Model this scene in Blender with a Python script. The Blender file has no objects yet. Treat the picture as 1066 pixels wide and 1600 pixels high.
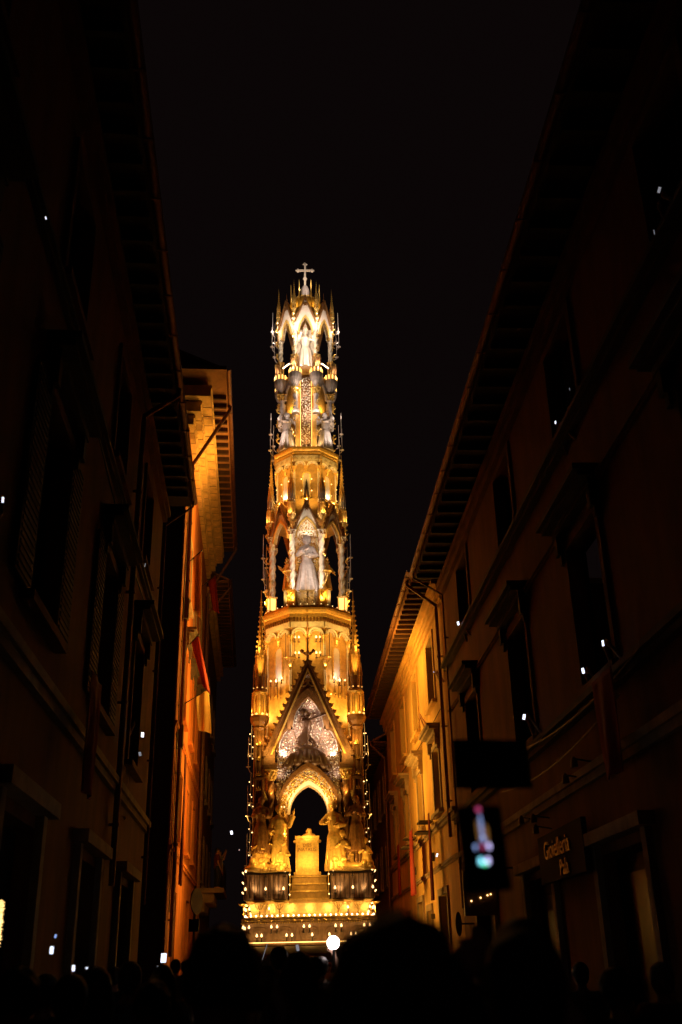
import bpy, math, random, bmesh
from mathutils import Vector, Matrix
random.seed(7)
S = bpy.context.scene
C = bpy.data.collections.new('scene'); S.collection.children.link(C)
PI = math.pi; R = math.radians

# ------------------------------------------------------------------ camera
cd = bpy.data.cameras.new('camera'); cam = bpy.data.objects.new('camera', cd); C.objects.link(cam)
cd.sensor_fit = 'VERTICAL'; cd.sensor_height = 36.0; cd.sensor_width = 24.0
cd.lens = 1556.0 / 1600.0 * 36.0
cd.clip_start = 0.05; cd.clip_end = 2000
pitch, yaw, roll = R(24.5), R(2.17), R(1.3)
fw = Vector((math.sin(yaw)*math.cos(pitch), math.cos(yaw)*math.cos(pitch), math.sin(pitch)))
r0 = Vector((math.cos(yaw), -math.sin(yaw), 0)); u0 = r0.cross(fw)
rr = r0*math.cos(roll) - u0*math.sin(roll); uu = u0*math.cos(roll) + r0*math.sin(roll)
cam.matrix_world = Matrix(((rr.x, uu.x, -fw.x, 0), (rr.y, uu.y, -fw.y, 0), (rr.z, uu.z, -fw.z, 1.65), (0, 0, 0, 1)))
cd.dof.use_dof = True; cd.dof.focus_distance = 38.0; cd.dof.aperture_fstop = 1.8
S.camera = cam

# ------------------------------------------------------------------ night sky
w = bpy.data.worlds.new('World'); S.world = w; w.use_nodes = True
bg = w.node_tree.nodes['Background']
bg.inputs['Color'].default_value = (1.0, 0.56, 0.58, 1); bg.inputs['Strength'].default_value = 0.0030
S.view_settings.view_transform = 'Standard'; S.view_settings.look = 'None'
S.view_settings.exposure = 0.0; S.view_settings.gamma = 1.0; S.view_settings.use_curve_mapping = False
S.cycles.sample_clamp_indirect = 4.0
S.cycles.use_light_tree = True
S.cycles.max_bounces = 5; S.cycles.caustics_reflective = False; S.cycles.caustics_refractive = False

# ------------------------------------------------------------------ materials
MATS = {}
def mat(name, col, rough=0.6, metal=0.0, emit=None, es=0.0, var=0.0, scale=6.0, bump=0.0, stretch=None, spec=0.5, sample=None):
    if name in MATS: return MATS[name]
    m = bpy.data.materials.new(name); m.use_nodes = True; nt = m.node_tree; N = nt.nodes; L = nt.links
    p = N['Principled BSDF']; p.inputs['Base Color'].default_value = (*col, 1)
    p.inputs['Roughness'].default_value = rough; p.inputs['Metallic'].default_value = metal
    p.inputs['Specular IOR Level'].default_value = spec
    if emit:
        p.inputs['Emission Color'].default_value = (*emit, 1); p.inputs['Emission Strength'].default_value = es
        m.cycles.emission_sampling = sample or 'NONE'
    if var or bump:
        tc = N.new('ShaderNodeTexCoord'); mp = N.new('ShaderNodeMapping'); L.new(tc.outputs['Object'], mp.inputs[0])
        if stretch: mp.inputs['Scale'].default_value = stretch
        nz = N.new('ShaderNodeTexNoise'); nz.inputs['Scale'].default_value = scale; nz.inputs['Detail'].default_value = 7
        nz.inputs['Roughness'].default_value = 0.65
        L.new(mp.outputs[0], nz.inputs['Vector'])
        if var:
            rp = N.new('ShaderNodeValToRGB'); rp.color_ramp.elements[0].position = 0.3; rp.color_ramp.elements[1].position = 0.72
            rp.color_ramp.elements[0].color = (*[c*(1-var) for c in col], 1)
            rp.color_ramp.elements[1].color = (*[min(1, c*(1+var*0.6)) for c in col], 1)
            L.new(nz.outputs['Fac'], rp.inputs[0]); L.new(rp.outputs[0], p.inputs['Base Color'])
        if bump:
            b = N.new('ShaderNodeBump'); b.inputs['Strength'].default_value = bump; b.inputs['Distance'].default_value = 0.03
            L.new(nz.outputs['Fac'], b.inputs['Height']); L.new(b.outputs[0], p.inputs['Normal'])
    MATS[name] = m; return m
M = dict(
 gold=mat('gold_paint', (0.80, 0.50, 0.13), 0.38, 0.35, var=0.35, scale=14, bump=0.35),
 leaf=mat('gilded_leaf', (0.88, 0.58, 0.16), 0.25, 0.6),
 cream=mat('cream_plaster_cast', (0.82, 0.72, 0.55), 0.6, var=0.2, scale=10, bump=0.25),
 ochre=mat('ochre_cast_wall', (0.58, 0.34, 0.09), 0.6, var=0.35, scale=7, bump=0.4),
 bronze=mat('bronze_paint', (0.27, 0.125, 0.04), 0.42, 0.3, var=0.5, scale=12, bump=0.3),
 umber=mat('umber_wood', (0.33, 0.19, 0.13), 0.5, var=0.5, scale=9, bump=0.4, stretch=(1, 1, .3)),
 iron=mat('black_iron', (0.02, 0.014, 0.012), 0.5),
 silver=mat('silver_grey_cast', (0.50, 0.43, 0.40), 0.5, 0.15, var=0.3, scale=8, bump=0.3),
 crystal=mat('crystal_facets', (0.88, 0.76, 0.62), 0.2, 0.12),
 goldfacet=mat('gold_facets', (0.85, 0.58, 0.20), 0.25, 0.2),
 bulb=mat('warm_bulb', (1, .8, .5), emit=(1, 0.58, 0.22), es=4.0),
 wbulb=mat('white_bulb', (1, .9, .8), emit=(1, 0.72, 0.40), es=4.0),
 glow=mat('lit_gold_glass', (1, .7, .3), emit=(1, 0.52, 0.12), es=2.2),
 led=mat('led_strip', (1, .7, .3), emit=(1, 0.58, 0.16), es=3.5),
 niche=mat('pale_niche_plaster', (0.80, 0.68, 0.56), 0.6, var=0.12, scale=9, bump=.2),
 wood=mat('carrying_beam_wood', (0.25, 0.19, 0.16), 0.6, var=0.4, scale=5, stretch=(.5, 4, 14), bump=.3),
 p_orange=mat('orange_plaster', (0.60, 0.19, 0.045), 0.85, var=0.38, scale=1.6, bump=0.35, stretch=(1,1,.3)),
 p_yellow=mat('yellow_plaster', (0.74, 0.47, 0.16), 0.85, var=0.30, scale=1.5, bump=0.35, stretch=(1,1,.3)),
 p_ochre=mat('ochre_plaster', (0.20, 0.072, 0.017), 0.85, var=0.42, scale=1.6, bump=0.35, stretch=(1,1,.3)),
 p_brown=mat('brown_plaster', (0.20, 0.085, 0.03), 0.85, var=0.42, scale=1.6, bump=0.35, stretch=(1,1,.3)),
 stone=mat('weathered_stone', (0.40, 0.30, 0.20), 0.8, var=0.4, scale=3, bump=0.5),
 cstone=mat('pale_cornice_stone', (0.80, 0.54, 0.22), 0.8, var=0.4, scale=2.2, bump=0.5),
 sill=mat('grey_stone', (0.10, 0.075, 0.055), 0.8, var=0.3, scale=4, bump=0.4),
 joint=mat('lime_joint', (0.09, 0.06, 0.035), 0.9),
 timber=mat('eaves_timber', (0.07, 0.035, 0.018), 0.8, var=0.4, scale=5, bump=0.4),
 board=mat('eaves_board', (0.40, 0.19, 0.08), 0.85, var=0.3, scale=4, bump=0.3),
 copper=mat('copper_pipe', (0.24, 0.11, 0.06), 0.5, 0.4, var=0.3, scale=6, bump=.15),
 tile=mat('roof_tile', (0.26, 0.12, 0.07), 0.85, var=0.4, scale=5, bump=.4),
 shutter=mat('dark_shutter', (0.05, 0.035, 0.022), 0.7),
 glass=mat('window_glass', (0.012, 0.012, 0.016), 0.35, spec=.25),
 dark=mat('dark_room', (0.015, 0.01, 0.009), 0.9),
 ground=mat('basalt_paving', (0.07, 0.06, 0.055), 0.7, var=0.4, scale=3, bump=.4),
 red=mat('red_cloth', (0.26, 0.012, 0.010), 0.8, var=.2, scale=4, bump=.2),
 yellow=mat('cream_yellow_cloth', (0.75, 0.50, 0.17), 0.8, var=.15, scale=4, bump=.2),
 white=mat('white_cotton', (0.62, 0.58, 0.54), 0.85, var=.1, scale=8, bump=.2),
 skin=mat('skin', (0.50, 0.28, 0.19), 0.55, var=.12, scale=14),
 hairb=mat('dark_brown_hair', (0.022, 0.012, 0.008), 0.5, var=.4, scale=30, stretch=(1, 1, .2), bump=.4),
 hairg=mat('grey_hair', (0.20, 0.17, 0.15), 0.6, var=.3, scale=30, stretch=(1, 1, .2), bump=.4),
 navy=mat('navy_cloth', (0.025, 0.03, 0.055), 0.9, bump=.2, scale=20),
 black=mat('black_cloth', (0.015, 0.013, 0.014), 0.9, bump=.2, scale=20),
 blue=mat('pale_blue_cloth', (0.22, 0.25, 0.36), 0.9, bump=.2, scale=20),
 maroon=mat('maroon_cloth', (0.14, 0.03, 0.03), 0.9, bump=.2, scale=20),
 grey=mat('grey_cloth', (0.18, 0.17, 0.17), 0.9, bump=.2, scale=20),
 plastic=mat('black_plastic', (0.008, 0.007, 0.008), 0.6, spec=.2),
 tan=mat('tan_leather', (0.40, 0.22, 0.10), 0.6),
 scr=mat('bright_screen', (1, 1, 1), emit=(0.78, 0.82, 1.0), es=2.4),
 scrb=mat('blue_screen', (1, 1, 1), emit=(0.35, 0.50, 1.0), es=1.0),
 scrd=mat('dim_screen', (1, 1, 1), emit=(0.7, 0.7, 0.8), es=0.30),
 scry=mat('amber_screen', (1, 1, 1), emit=(1, 0.62, 0.2), es=1.2),
 flash=mat('video_light', (1, 1, 1), emit=(1.0, 0.86, 0.84), es=14),
 pink=mat('screen_pink', (1, 1, 1), emit=(0.85, 0.09, 0.28), es=0.6),
 sky_=mat('screen_sky_blue', (1, 1, 1), emit=(0.36, 0.5, 1.0), es=0.6),
 tan_=mat('screen_tan', (1, 1, 1), emit=(0.55, 0.24, 0.05), es=0.35),
 cyan=mat('screen_cyan', (1, 1, 1), emit=(0.25, 0.80, 1.0), es=1.6),
 green=mat('screen_green', (1, 1, 1), emit=(0.05, 0.9, 0.25), es=0.9),
 lilac=mat('screen_lilac', (1, 1, 1), emit=(0.62, 0.55, 1.0), es=1.6),
 room=mat('lit_room_wall', (.7, .7, .7), emit=(0.72, 0.70, 0.78), es=0.45),
 brass=mat('brass', (0.22, 0.12, 0.05), 0.35, 0.6),
 signred=mat('sign_red', (0.4, 0.02, 0.02), 0.5),
)

# ------------------------------------------------------------------ mesh builder
class MB:
    def __init__(s): s.v = []; s.f = []; s.m = []; s.mi = 0
    def quad(s, *i): s.f.append(i); s.m.append(s.mi)
    def add(s, vs, fs):
        o = len(s.v); s.v += [tuple(v) for v in vs]
        for f in fs: s.f.append(tuple(o+i for i in f)); s.m.append(s.mi)
        return s
    def box(s, x0, x1, y0, y1, z0, z1):
        if x0 > x1: x0, x1 = x1, x0
        if y0 > y1: y0, y1 = y1, y0
        v = [(x0,y0,z0),(x1,y0,z0),(x1,y1,z0),(x0,y1,z0),(x0,y0,z1),(x1,y0,z1),(x1,y1,z1),(x0,y1,z1)]
        return s.add(v, [(3,2,1,0),(4,5,6,7),(0,1,5,4),(1,2,6,5),(2,3,7,6),(3,0,4,7)])
    def lathe(s, prof, n=10, c=(0,0), rot=0.0, sx=1, sy=1, flat=False):
        # prof: [(r,z)...]; octagons given by apothem when flat
        k = 1/math.cos(PI/n) if flat else 1
        vs = []
        for r, z in prof:
            for i in range(n):
                a = rot + 2*PI*(i+(0.5 if flat else 0))/n - PI/2
                vs.append((c[0]+r*k*math.cos(a)*sx, c[1]+r*k*math.sin(a)*sy, z))
        fs = []
        for j in range(len(prof)-1):
            for i in range(n):
                fs.append((j*n+i, j*n+(i+1)%n, (j+1)*n+(i+1)%n, (j+1)*n+i))
        fs.append(tuple(range(n))[::-1]); fs.append(tuple((len(prof)-1)*n+i for i in range(n)))
        return s.add(vs, fs)
    def tube(s, pts, rad, n=6):
        pts = [Vector(p) for p in pts]
        if not isinstance(rad, (list, tuple)): rad = [rad]*len(pts)
        vs = []; prev = None
        for j, p in enumerate(pts):
            d = (pts[min(j+1, len(pts)-1)] - pts[max(j-1, 0)]).normalized()
            if prev is None:
                a = d.cross(Vector((0,0,1)));  a = a if a.length > .1 else d.cross(Vector((1,0,0)))
            else: a = prev - d*prev.dot(d)
            a.normalize(); prev = a; b = d.cross(a)
            for i in range(n):
                t = 2*PI*i/n; vs.append(p + (a*math.cos(t)+b*math.sin(t))*rad[j])
        fs = [(j*n+i, j*n+(i+1)%n, (j+1)*n+(i+1)%n, (j+1)*n+i) for j in range(len(pts)-1) for i in range(n)]
        fs.append(tuple(range(n))[::-1]); fs.append(tuple((len(pts)-1)*n+i for i in range(n)))
        return s.add(vs, fs)
    def ball(s, c, r, n=8, m=5, sc=(1,1,1)):
        vs = [(c[0], c[1], c[2]-r*sc[2])]
        for j in range(1, m):
            a = -PI/2 + PI*j/m
            for i in range(n):
                t = 2*PI*i/n
                vs.append((c[0]+r*sc[0]*math.cos(a)*math.cos(t), c[1]+r*sc[1]*math.cos(a)*math.sin(t), c[2]+r*sc[2]*math.sin(a)))
        vs.append((c[0], c[1], c[2]+r*sc[2])); L = len(vs)-1
        fs = [(0, 1+(i+1)%n, 1+i) for i in range(n)]
        for j in range(m-2):
            for i in range(n): fs.append((1+j*n+i, 1+j*n+(i+1)%n, 1+(j+1)*n+(i+1)%n, 1+(j+1)*n+i))
        fs += [(L, 1+(m-2)*n+i, 1+(m-2)*n+(i+1)%n) for i in range(n)]
        return s.add(vs, fs)
    def band(s, inn, out, y0, y1):
        # strip between two open curves in the XZ plane, thick from y0 (front) to y1
        n = len(inn); vs = []
        for (a, b), (c, d) in zip(inn, out):
            vs += [(a,y0,b), (c,y0,d), (c,y1,d), (a,y1,b)]
        fs = []
        for i in range(n-1):
            p, q = 4*i, 4*(i+1)
            fs += [(p,p+1,q+1,q), (p+1,p+2,q+2,q+1), (p+2,p+3,q+3,q+2), (p+3,p,q,q+3)]
        fs += [(0,3,2,1), (4*(n-1), 4*(n-1)+1, 4*(n-1)+2, 4*(n-1)+3)]
        return s.add(vs, fs)
    def fan(s, pts, y):
        return s.add([(x, y, z) for x, z in pts], [tuple(range(len(pts)))])
    def poly(s, pts, y0, y1):
        n = len(pts)
        return s.add([(x,y0,z) for x,z in pts]+[(x,y1,z) for x,z in pts],
                     [tuple(range(n)), tuple(range(2*n-1, n-1, -1))]+[(i, (i+1)%n, n+(i+1)%n, n+i) for i in range(n)])
    def xf(s, mtx, start=0):
        for i in range(start, len(s.v)): s.v[i] = tuple(mtx @ Vector(s.v[i]))
        return s
    def mesh(s, name, mats, smooth=False):
        me = bpy.data.meshes.new(name); me.from_pydata(s.v, [], s.f)
        for m in (mats if isinstance(mats, (list, tuple)) else [mats]): me.materials.append(m)
        me.polygons.foreach_set('material_index', s.m)
        b = bmesh.new(); b.from_mesh(me); bmesh.ops.recalc_face_normals(b, faces=b.faces); b.to_mesh(me); b.free()
        if smooth: me.polygons.foreach_set('use_smooth', [True]*len(me.polygons))
        me.update(); return me
def link(name, me, parent=None, loc=(0,0,0), rz=0.0, label=None, sc=None, stuff=False):
    o = bpy.data.objects.new(name, me); C.objects.link(o)
    if parent: o.parent = parent
    o.location = loc; o.rotation_euler = (0, 0, rz)
    if sc: o.scale = sc if isinstance(sc, tuple) else (sc, sc, sc)
    if label: o['label'] = label
    if stuff: o['kind'] = 'stuff'
    return o
def obj(name, mb, mats, parent=None, loc=(0,0,0), rz=0.0, label=None, smooth=False, stuff=False, sc=None):
    return link(name, mb.mesh(name, mats, smooth), parent, loc, rz, label, sc, stuff)
def thing(name, label, cat, loc=(0,0,0), rz=0.0, group=None):
    o = link(name, None, None, loc, rz); o['label'] = label; o['category'] = cat
    o.empty_display_size = .3
    if group: o['group'] = group
    return o
def tag(o, label, cat, group=None):
    o['label'] = label; o['category'] = cat
    if group: o['group'] = group
    return o
def lamp(parent, p, col, W, r=0.03, name='lamp', kind='POINT', aim=None, cone=165, blend=.6):
    """tower lamps are floodlights turned on the tower (with aim: added lamps that brighten house walls and crowd); others are bare bulbs"""
    on_tower = parent.name != 'video_light'
    if on_tower:
        kind = 'SPOT'
        if aim is None:
            v = Vector((p[0], p[1], 0)); aim = -v.normalized() if v.length > .3 else Vector((0,1,0))
            aim = aim + Vector((0,0,.55))
    l = bpy.data.lights.new(name, kind); l.energy = W*LK*(2.2 if blend == 1.0 else 1.0); l.color = col; l.shadow_soft_size = r
    o = bpy.data.objects.new(name, l); C.objects.link(o); o.parent = parent; o.location = p
    if kind == 'SPOT':
        l.spot_size = R(cone); l.spot_blend = blend
        o.rotation_euler = Vector(aim).to_track_quat('-Z', 'Y').to_euler()
    return o
GOLD = (1.0, 0.56, 0.12); AMBER = (1.0, 0.47, 0.055); WARM = (1.0, 0.64, 0.24); PALE = (1.0, 0.80, 0.64); LK = 7.0

# ------------------------------------------------------------------ curves
def parch(hw, z0, za, n=10):
    # pointed arch, from left foot to right foot
    h = za - z0; c = (h*h - hw*hw)/(2*hw); rad = hw + c
    if c < 0: c, rad = 0, hw
    pts = []
    a1 = math.atan2(h, c) if c > 0 else PI/2
    for i in range(n+1):
        t = a1*i/n; pts.append((c - rad*math.cos(t), z0 + (rad*math.sin(t) if c > 0 else h*math.sin(t))))
    return pts + [(-x, z) for x, z in pts[-2::-1]]
def rarch(hw, z0, n=8, cx=0.0):
    return [(cx-hw*math.cos(PI*i/n), z0+hw*math.sin(PI*i/n)) for i in range(n+1)]
def gabline(hw, z0, za, n=10):
    return [(-hw+hw*i/n, z0+(za-z0)*i/n) for i in range(n+1)] + [(hw*i/n, za-(za-z0)*i/n) for i in range(1, n+1)]
def tri(hw, z0, za): return [(-hw, z0), (0, za), (hw, z0)]
def facets(mb, inside, x0, x1, z0, z1, y, step, amp=.5, rnd=random):
    nx = int((x1-x0)/step); nz = int((z1-z0)/step)
    for i in range(nx+1):
        for j in range(nz+1):
            cx = x0+i*step+rnd.uniform(-.4,.4)*step; cz = z0+j*step+rnd.uniform(-.4,.4)*step
            if not inside(cx, cz): continue
            r = step*rnd.uniform(.28,.62); yy = y-rnd.uniform(0, amp)*step
            n = rnd.choice((4,5,3)); t0 = rnd.uniform(0, PI)
            vs = [(cx+r*math.cos(t0+2*PI*k/n), yy+rnd.uniform(0,.6)*step, cz+r*math.sin(t0+2*PI*k/n)) for k in range(n)]
            vs.append((cx+rnd.uniform(-.3,.3)*r, yy-rnd.uniform(.3,.8)*step, cz+rnd.uniform(-.3,.3)*r))
            mb.add(vs, [(k, (k+1)%n, n) for k in range(n)])

# ------------------------------------------------------------------ fused figures
def fuse(name, mb, voxel, mats, smooth=6):
    me = mb.mesh(name+'_src', mats[0]); o = bpy.data.objects.new('tmp', me); C.objects.link(o)
    r = o.modifiers.new('r', 'REMESH'); r.mode = 'VOXEL'; r.voxel_size = voxel; r.use_smooth_shade = True
    if smooth:
        s = o.modifiers.new('s', 'SMOOTH'); s.iterations = smooth; s.factor = .5
    dg = bpy.context.evaluated_depsgraph_get()
    out = bpy.data.meshes.new_from_object(o.evaluated_get(dg)); out.name = name
    bpy.data.objects.remove(o); bpy.data.meshes.remove(me)
    out.materials.clear()
    for m in mats: out.materials.append(m)
    return out
def limb(mb, pts, rad, n=9):
    mb.tube(pts, rad, n)
    for p, r in zip(pts, rad): mb.ball(p, r, 8, 6)
def robe(mb, h, r0=.30, r1=.15, folds=11, depth=.14, c=(0,0), lean=0.0, seed=1):
    rnd = random.Random(seed); n = 44; vs = []; fs = []; ph = [rnd.uniform(0,6) for _ in range(3)]
    prof = [(0,r0),(.12,r0*.93),(.3,r0*.8),(.48,r0*.68),(.56,r1*1.0),(.68,r1*1.12),(.78,r1*1.15),(.84,r1*.75),(.87,r1*.35)]
    for k, (t, r) in enumerate(prof):
        dep = depth*(1-t/.6) if t < .6 else .03
        for i in range(n):
            a = 2*PI*i/n
            q = r*(1+dep*math.sin(folds*a+ph[0]+t*1.3)+dep*.5*math.sin(5*a+ph[1]-t*2))
            vs.append((c[0]+q*math.cos(a)+lean*t, c[1]+q*math.sin(a)*.8, t*h))
    m = len(prof)
    for j in range(m-1):
        for i in range(n): fs.append((j*n+i, j*n+(i+1)%n, (j+1)*n+(i+1)%n, (j+1)*n+i))
    fs.append(tuple(range(n))[::-1]); fs.append(tuple((m-1)*n+i for i in range(n)))
    mb.add(vs, fs)
def head(mb, c, s=1.0, hair=0.0):
    mb.ball(c, .105*s, 12, 9, (.82,.95,1.15))
    mb.ball((c[0], c[1]-.095*s, c[2]-.02*s), .022*s, 6, 5, (1,1,1.4))       # nose
    mb.ball((c[0], c[1]-.06*s, c[2]-.085*s), .045*s, 8, 6)                  # chin
    for q in (-1,1): mb.ball((c[0]+q*.086*s, c[1], c[2]-.01*s), .024*s, 6, 5, (.5,1,1.4))
    if hair: mb.ball((c[0], c[1]+.03*s, c[2]+.02*s), .118*s*hair, 10, 8, (1,1,1.1))
def statue(name, h, mats, arms, hair=1.0, seed=1, wings=False, r0=.30, voxel=.018, crown=0, lean=0.0):
    mb = MB(); k = h/1.75
    robe(mb, 1.75, r0=r0, seed=seed, lean=lean)
    x = lean*.87
    limb(mb, [(x,0,1.46),(x,-.01,1.56)], [.06,.055]); head(mb, (x,-.02,1.65), 1, hair)
    mb.ball((x-.14,0,1.38), .085); mb.ball((x+.14,0,1.38), .085)
    for pts in arms:
        pts = [(p[0]+x*.8, p[1], p[2]) for p in pts]
        limb(mb, pts, [.078,.062,.036][:len(pts)])
        # loose sleeve and hand
        e, wv = Vector(pts[-2]), Vector(pts[-1]); d = (wv-e).normalized()
        mb.tube([e, wv-d*.04], [.06,.095], 8)
        mb.ball(wv+d*.05, .045, 8, 6)
        for f in range(4):
            o = Vector((0,0,1)).cross(d)*((f-1.5)*.022); mb.tube([wv+d*.06+o, wv+d*.15+o*1.3], [.013,.009], 5)
    if crown: mb.lathe([(.10,1.72),(.12,1.80),(.07,1.90),(.02,2.02)], 10, (x,0))
    if wings:
        for q in (-1,1):
            for f in range(9):
                t = f/8; a = R(60-105*t)
                L = .95-.45*abs(t-.35)
                b = Vector((q*.10, .14, 1.35)); e = b+Vector((q*L*math.cos(a)*.75, .10+.04*f, L*math.sin(a)+.05))
                mb.tube([b, b.lerp(e,.55)+Vector((0,.02,.05)), e], [.045,.062,.015], 6)
    start = 0; mb.xf(Matrix.Scale(k, 4))
    return fuse(name, mb, voxel*k, mats, 3)

# ------------------------------------------------------------------ TOWER
TY = 36.0
tower = thing('illuminated_tower', 'towering gilded gothic tower carried in procession, lit by candles and bulbs, cross on top', 'tower', (0, TY, 0))
def part(name, mb, mats, label=None, **k): return obj(name, mb, mats, tower, label=label, **k)

def candle_mesh():
    mb = MB(); mb.lathe([(.018,0),(.018,.15)], 6); mb.lathe([(.045,.0),(.05,.012)], 8)
    mb.mi = 1; mb.lathe([(.012,.15),(.034,.175),(.028,.205),(.006,.25)], 8); return mb.mesh('candle', [M['iron'], M['bulb']])
CANDLE = candle_mesh()
def cup_mesh():
    mb = MB()
    for q in (-1,-.33,.33,1): mb.tube([(0,0,0),(q*.05,-.02,.1),(q*.17,-.03,.26)], .012, 5)
    mb.lathe([(.17,.255),(.2,.27),(.2,.285),(.05,.29)], 12); mb.lathe([(.02,-.1),(.05,-.02),(.02,.03)], 8)
    return mb.mesh('candle_tray', M['leaf'])
TRAY = cup_mesh()
def rod_mesh():
    # thin candelabra rod with a small saucer and bulbs
    mb = MB(); mb.tube([(0,0,0),(0,0,1.0)], .012, 5); mb.lathe([(.02,-.03),(.085,0),(.085,.015),(.01,.02)], 10)
    mb.tube([(0,0,-.02),(.04,.06,-.14),(.12,.14,-.2)], .014, 5)
    return mb.mesh('candle_rod', M['silver'])
ROD = rod_mesh()
def bulb_mesh():
    mb = MB(); mb.ball((0,0,0), .031, 10, 7); return mb.mesh('bulb', M['wbulb'], True)
BULB = bulb_mesh()
def sbulb_mesh():
    mb = MB(); mb.ball((0,0,0), .022, 8, 6); return mb.mesh('small_bulb', M['bulb'], True)
SBULB = sbulb_mesh()

# --- carrying frame
mb = MB()
mb.box(-2.3,2.3,-2.3,2.3,2.02,2.24)
frame = part('carrying_frame', mb, M['wood'])
for y in (-2.55,-1.3,0,1.3,2.55):
    obj('beam', MB().box(-2.55,2.55,y-.09,y+.09,1.86,2.015), M['wood'], frame)
for i in range(4):
    obj('plank', MB().box(-2.28,2.28,-2.36+i*.006,-2.305,2.03+i*.052,2.03+i*.052+.045), M['wood'], frame)
for x in (-1.9,-1.15,-.4,.4,1.15,1.9):
    obj('post', MB().box(x-.05,x+.05,-2.5,-2.4,1.3,1.855), M['wood'], frame)
# --- base block
mb = MB()
mb.lathe([(2.14,2.27),(2.16,2.30),(2.16,2.34),(2.02,2.36),(1.98,2.45),(2.0,2.8),(2.06,2.92),(2.13,2.96),(2.15,3.03),(2.10,3.05)], 4, flat=True)
base = part('base_block', mb, M['umber'])
s = MB()
for a in range(4):
    t = MB(); t.box(-2.12,2.12,-2.17,-2.14,2.345,2.365); t.xf(Matrix.Rotation(a*PI/2,4,'Z')); s.add(t.v, t.f)
obj('light_strip', s, M['led'], base)
s = MB()
for a in range(4):
    t = MB()
    for i in range(56): t.box(-2.08+i*.0755,-2.08+i*.0755+.04,-2.15,-2.09,2.90,2.945)
    t.xf(Matrix.Rotation(a*PI/2,4,'Z')); s.add(t.v, t.f)
obj('dentil_row', s, M['gold'], base, stuff=True)
for a in range(4):   # carved scroll panels on the block
    rot = Matrix.Rotation(a*PI/2, 4, 'Z')
    for x in (-1.6,-.8,0,.8,1.6):
        t = MB(); t.band(rarch(.26,0,14), rarch(.30,0,14), -.03, 0)
        t.band([(p,-q) for p,q in rarch(.26,0,14)], [(p,-q) for p,q in rarch(.30,0,14)], -.03, 0)
        t.band(rarch(.12,0,10), rarch(.16,0,10), -.03, 0); t.band([(p,-q) for p,q in rarch(.12,0,10)], [(p,-q) for p,q in rarch(.16,0,10)], -.03, 0)
        t.xf(Matrix.Diagonal((1,1,.62,1)))
        o = obj('roundel', t, M['umber'], base); o.location = rot @ Vector((x,-2.0,2.62)); o.rotation_euler = (0,0,a*PI/2)
    for x in (-1.9,-1.2,-1.02,-.18,.0,.82,1.0,1.72,1.9):
        o = link('candle', CANDLE, base); o.location = rot @ Vector((x,-2.10,2.62)); o.rotation_euler = (0,0,a*PI/2)
    for x in (-1.65,-1.5,-.72,-.55,.08,.62,1.3,1.45):
        o = link('candle', CANDLE, base); o.location = rot @ Vector((x,-2.14,2.37)); o.rotation_euler = (0,0,a*PI/2)
for x in (-1.7,-.85,0,.85,1.7): lamp(base, (x,-2.62,2.42), GOLD, 1.1)
for y in (-1.5,0,1.5):
    for q in (-1,1): lamp(base, (q*2.42,y,2.6), AMBER, 1.8, aim=(q,-.16,.22), cone=168, blend=1.0)  # added lamps, thrown sideways to brighten the house fronts
for x in (-2.2,2.2): lamp(base, (x,-2.7,2.7), AMBER, 5.0, aim=(-.1*x,-1,-.12), cone=90, blend=.8)  # added lamps that throw rim light on the crowd
# --- terrace over the base: bulb row and gold skirting
mb = MB(); mb.lathe([(2.12,3.05),(2.12,3.09),(1.88,3.10),(1.84,3.2),(1.93,3.5),(2.02,3.56),(2.02,3.6)], 4, flat=True)
ter = part('terrace', mb, M['gold'])
for a in range(4):
    rot = Matrix.Rotation(a*PI/2, 4, 'Z')
    for i in range(24):
        o = link('bulb', BULB, ter); o.location = rot @ Vector((-2.02+i*4.04/24,-2.04,3.135))
    for x in (-1.58,-.95,.92,1.55):
        o = link('candle_tray', TRAY, ter); o.location = rot @ Vector((x,-2.09,3.24)); o.rotation_euler = (0,0,a*PI/2)
    for x in (-1.9,-1.28,1.22,1.92):
        o = link('candle', CANDLE, ter); o.location = rot @ Vector((x,-2.06,3.16)); o.rotation_euler = (0,0,a*PI/2)
for x in (-1.8,-1.2,-.6,0,.6,1.2,1.8): lamp(ter, (x,-2.2,3.19), WARM, 1.1)
for q in (-1,1):
    for y in (-1.6,-.8,0,.8,1.6): lamp(ter, (q*2.2,y,3.25), GOLD, 1.2); lamp(ter, (q*2.3,y,3.3), AMBER, 1.2, aim=(q,-.16,.22), cone=168, blend=1.0)  # the amber ones are added to light the facades
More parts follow.
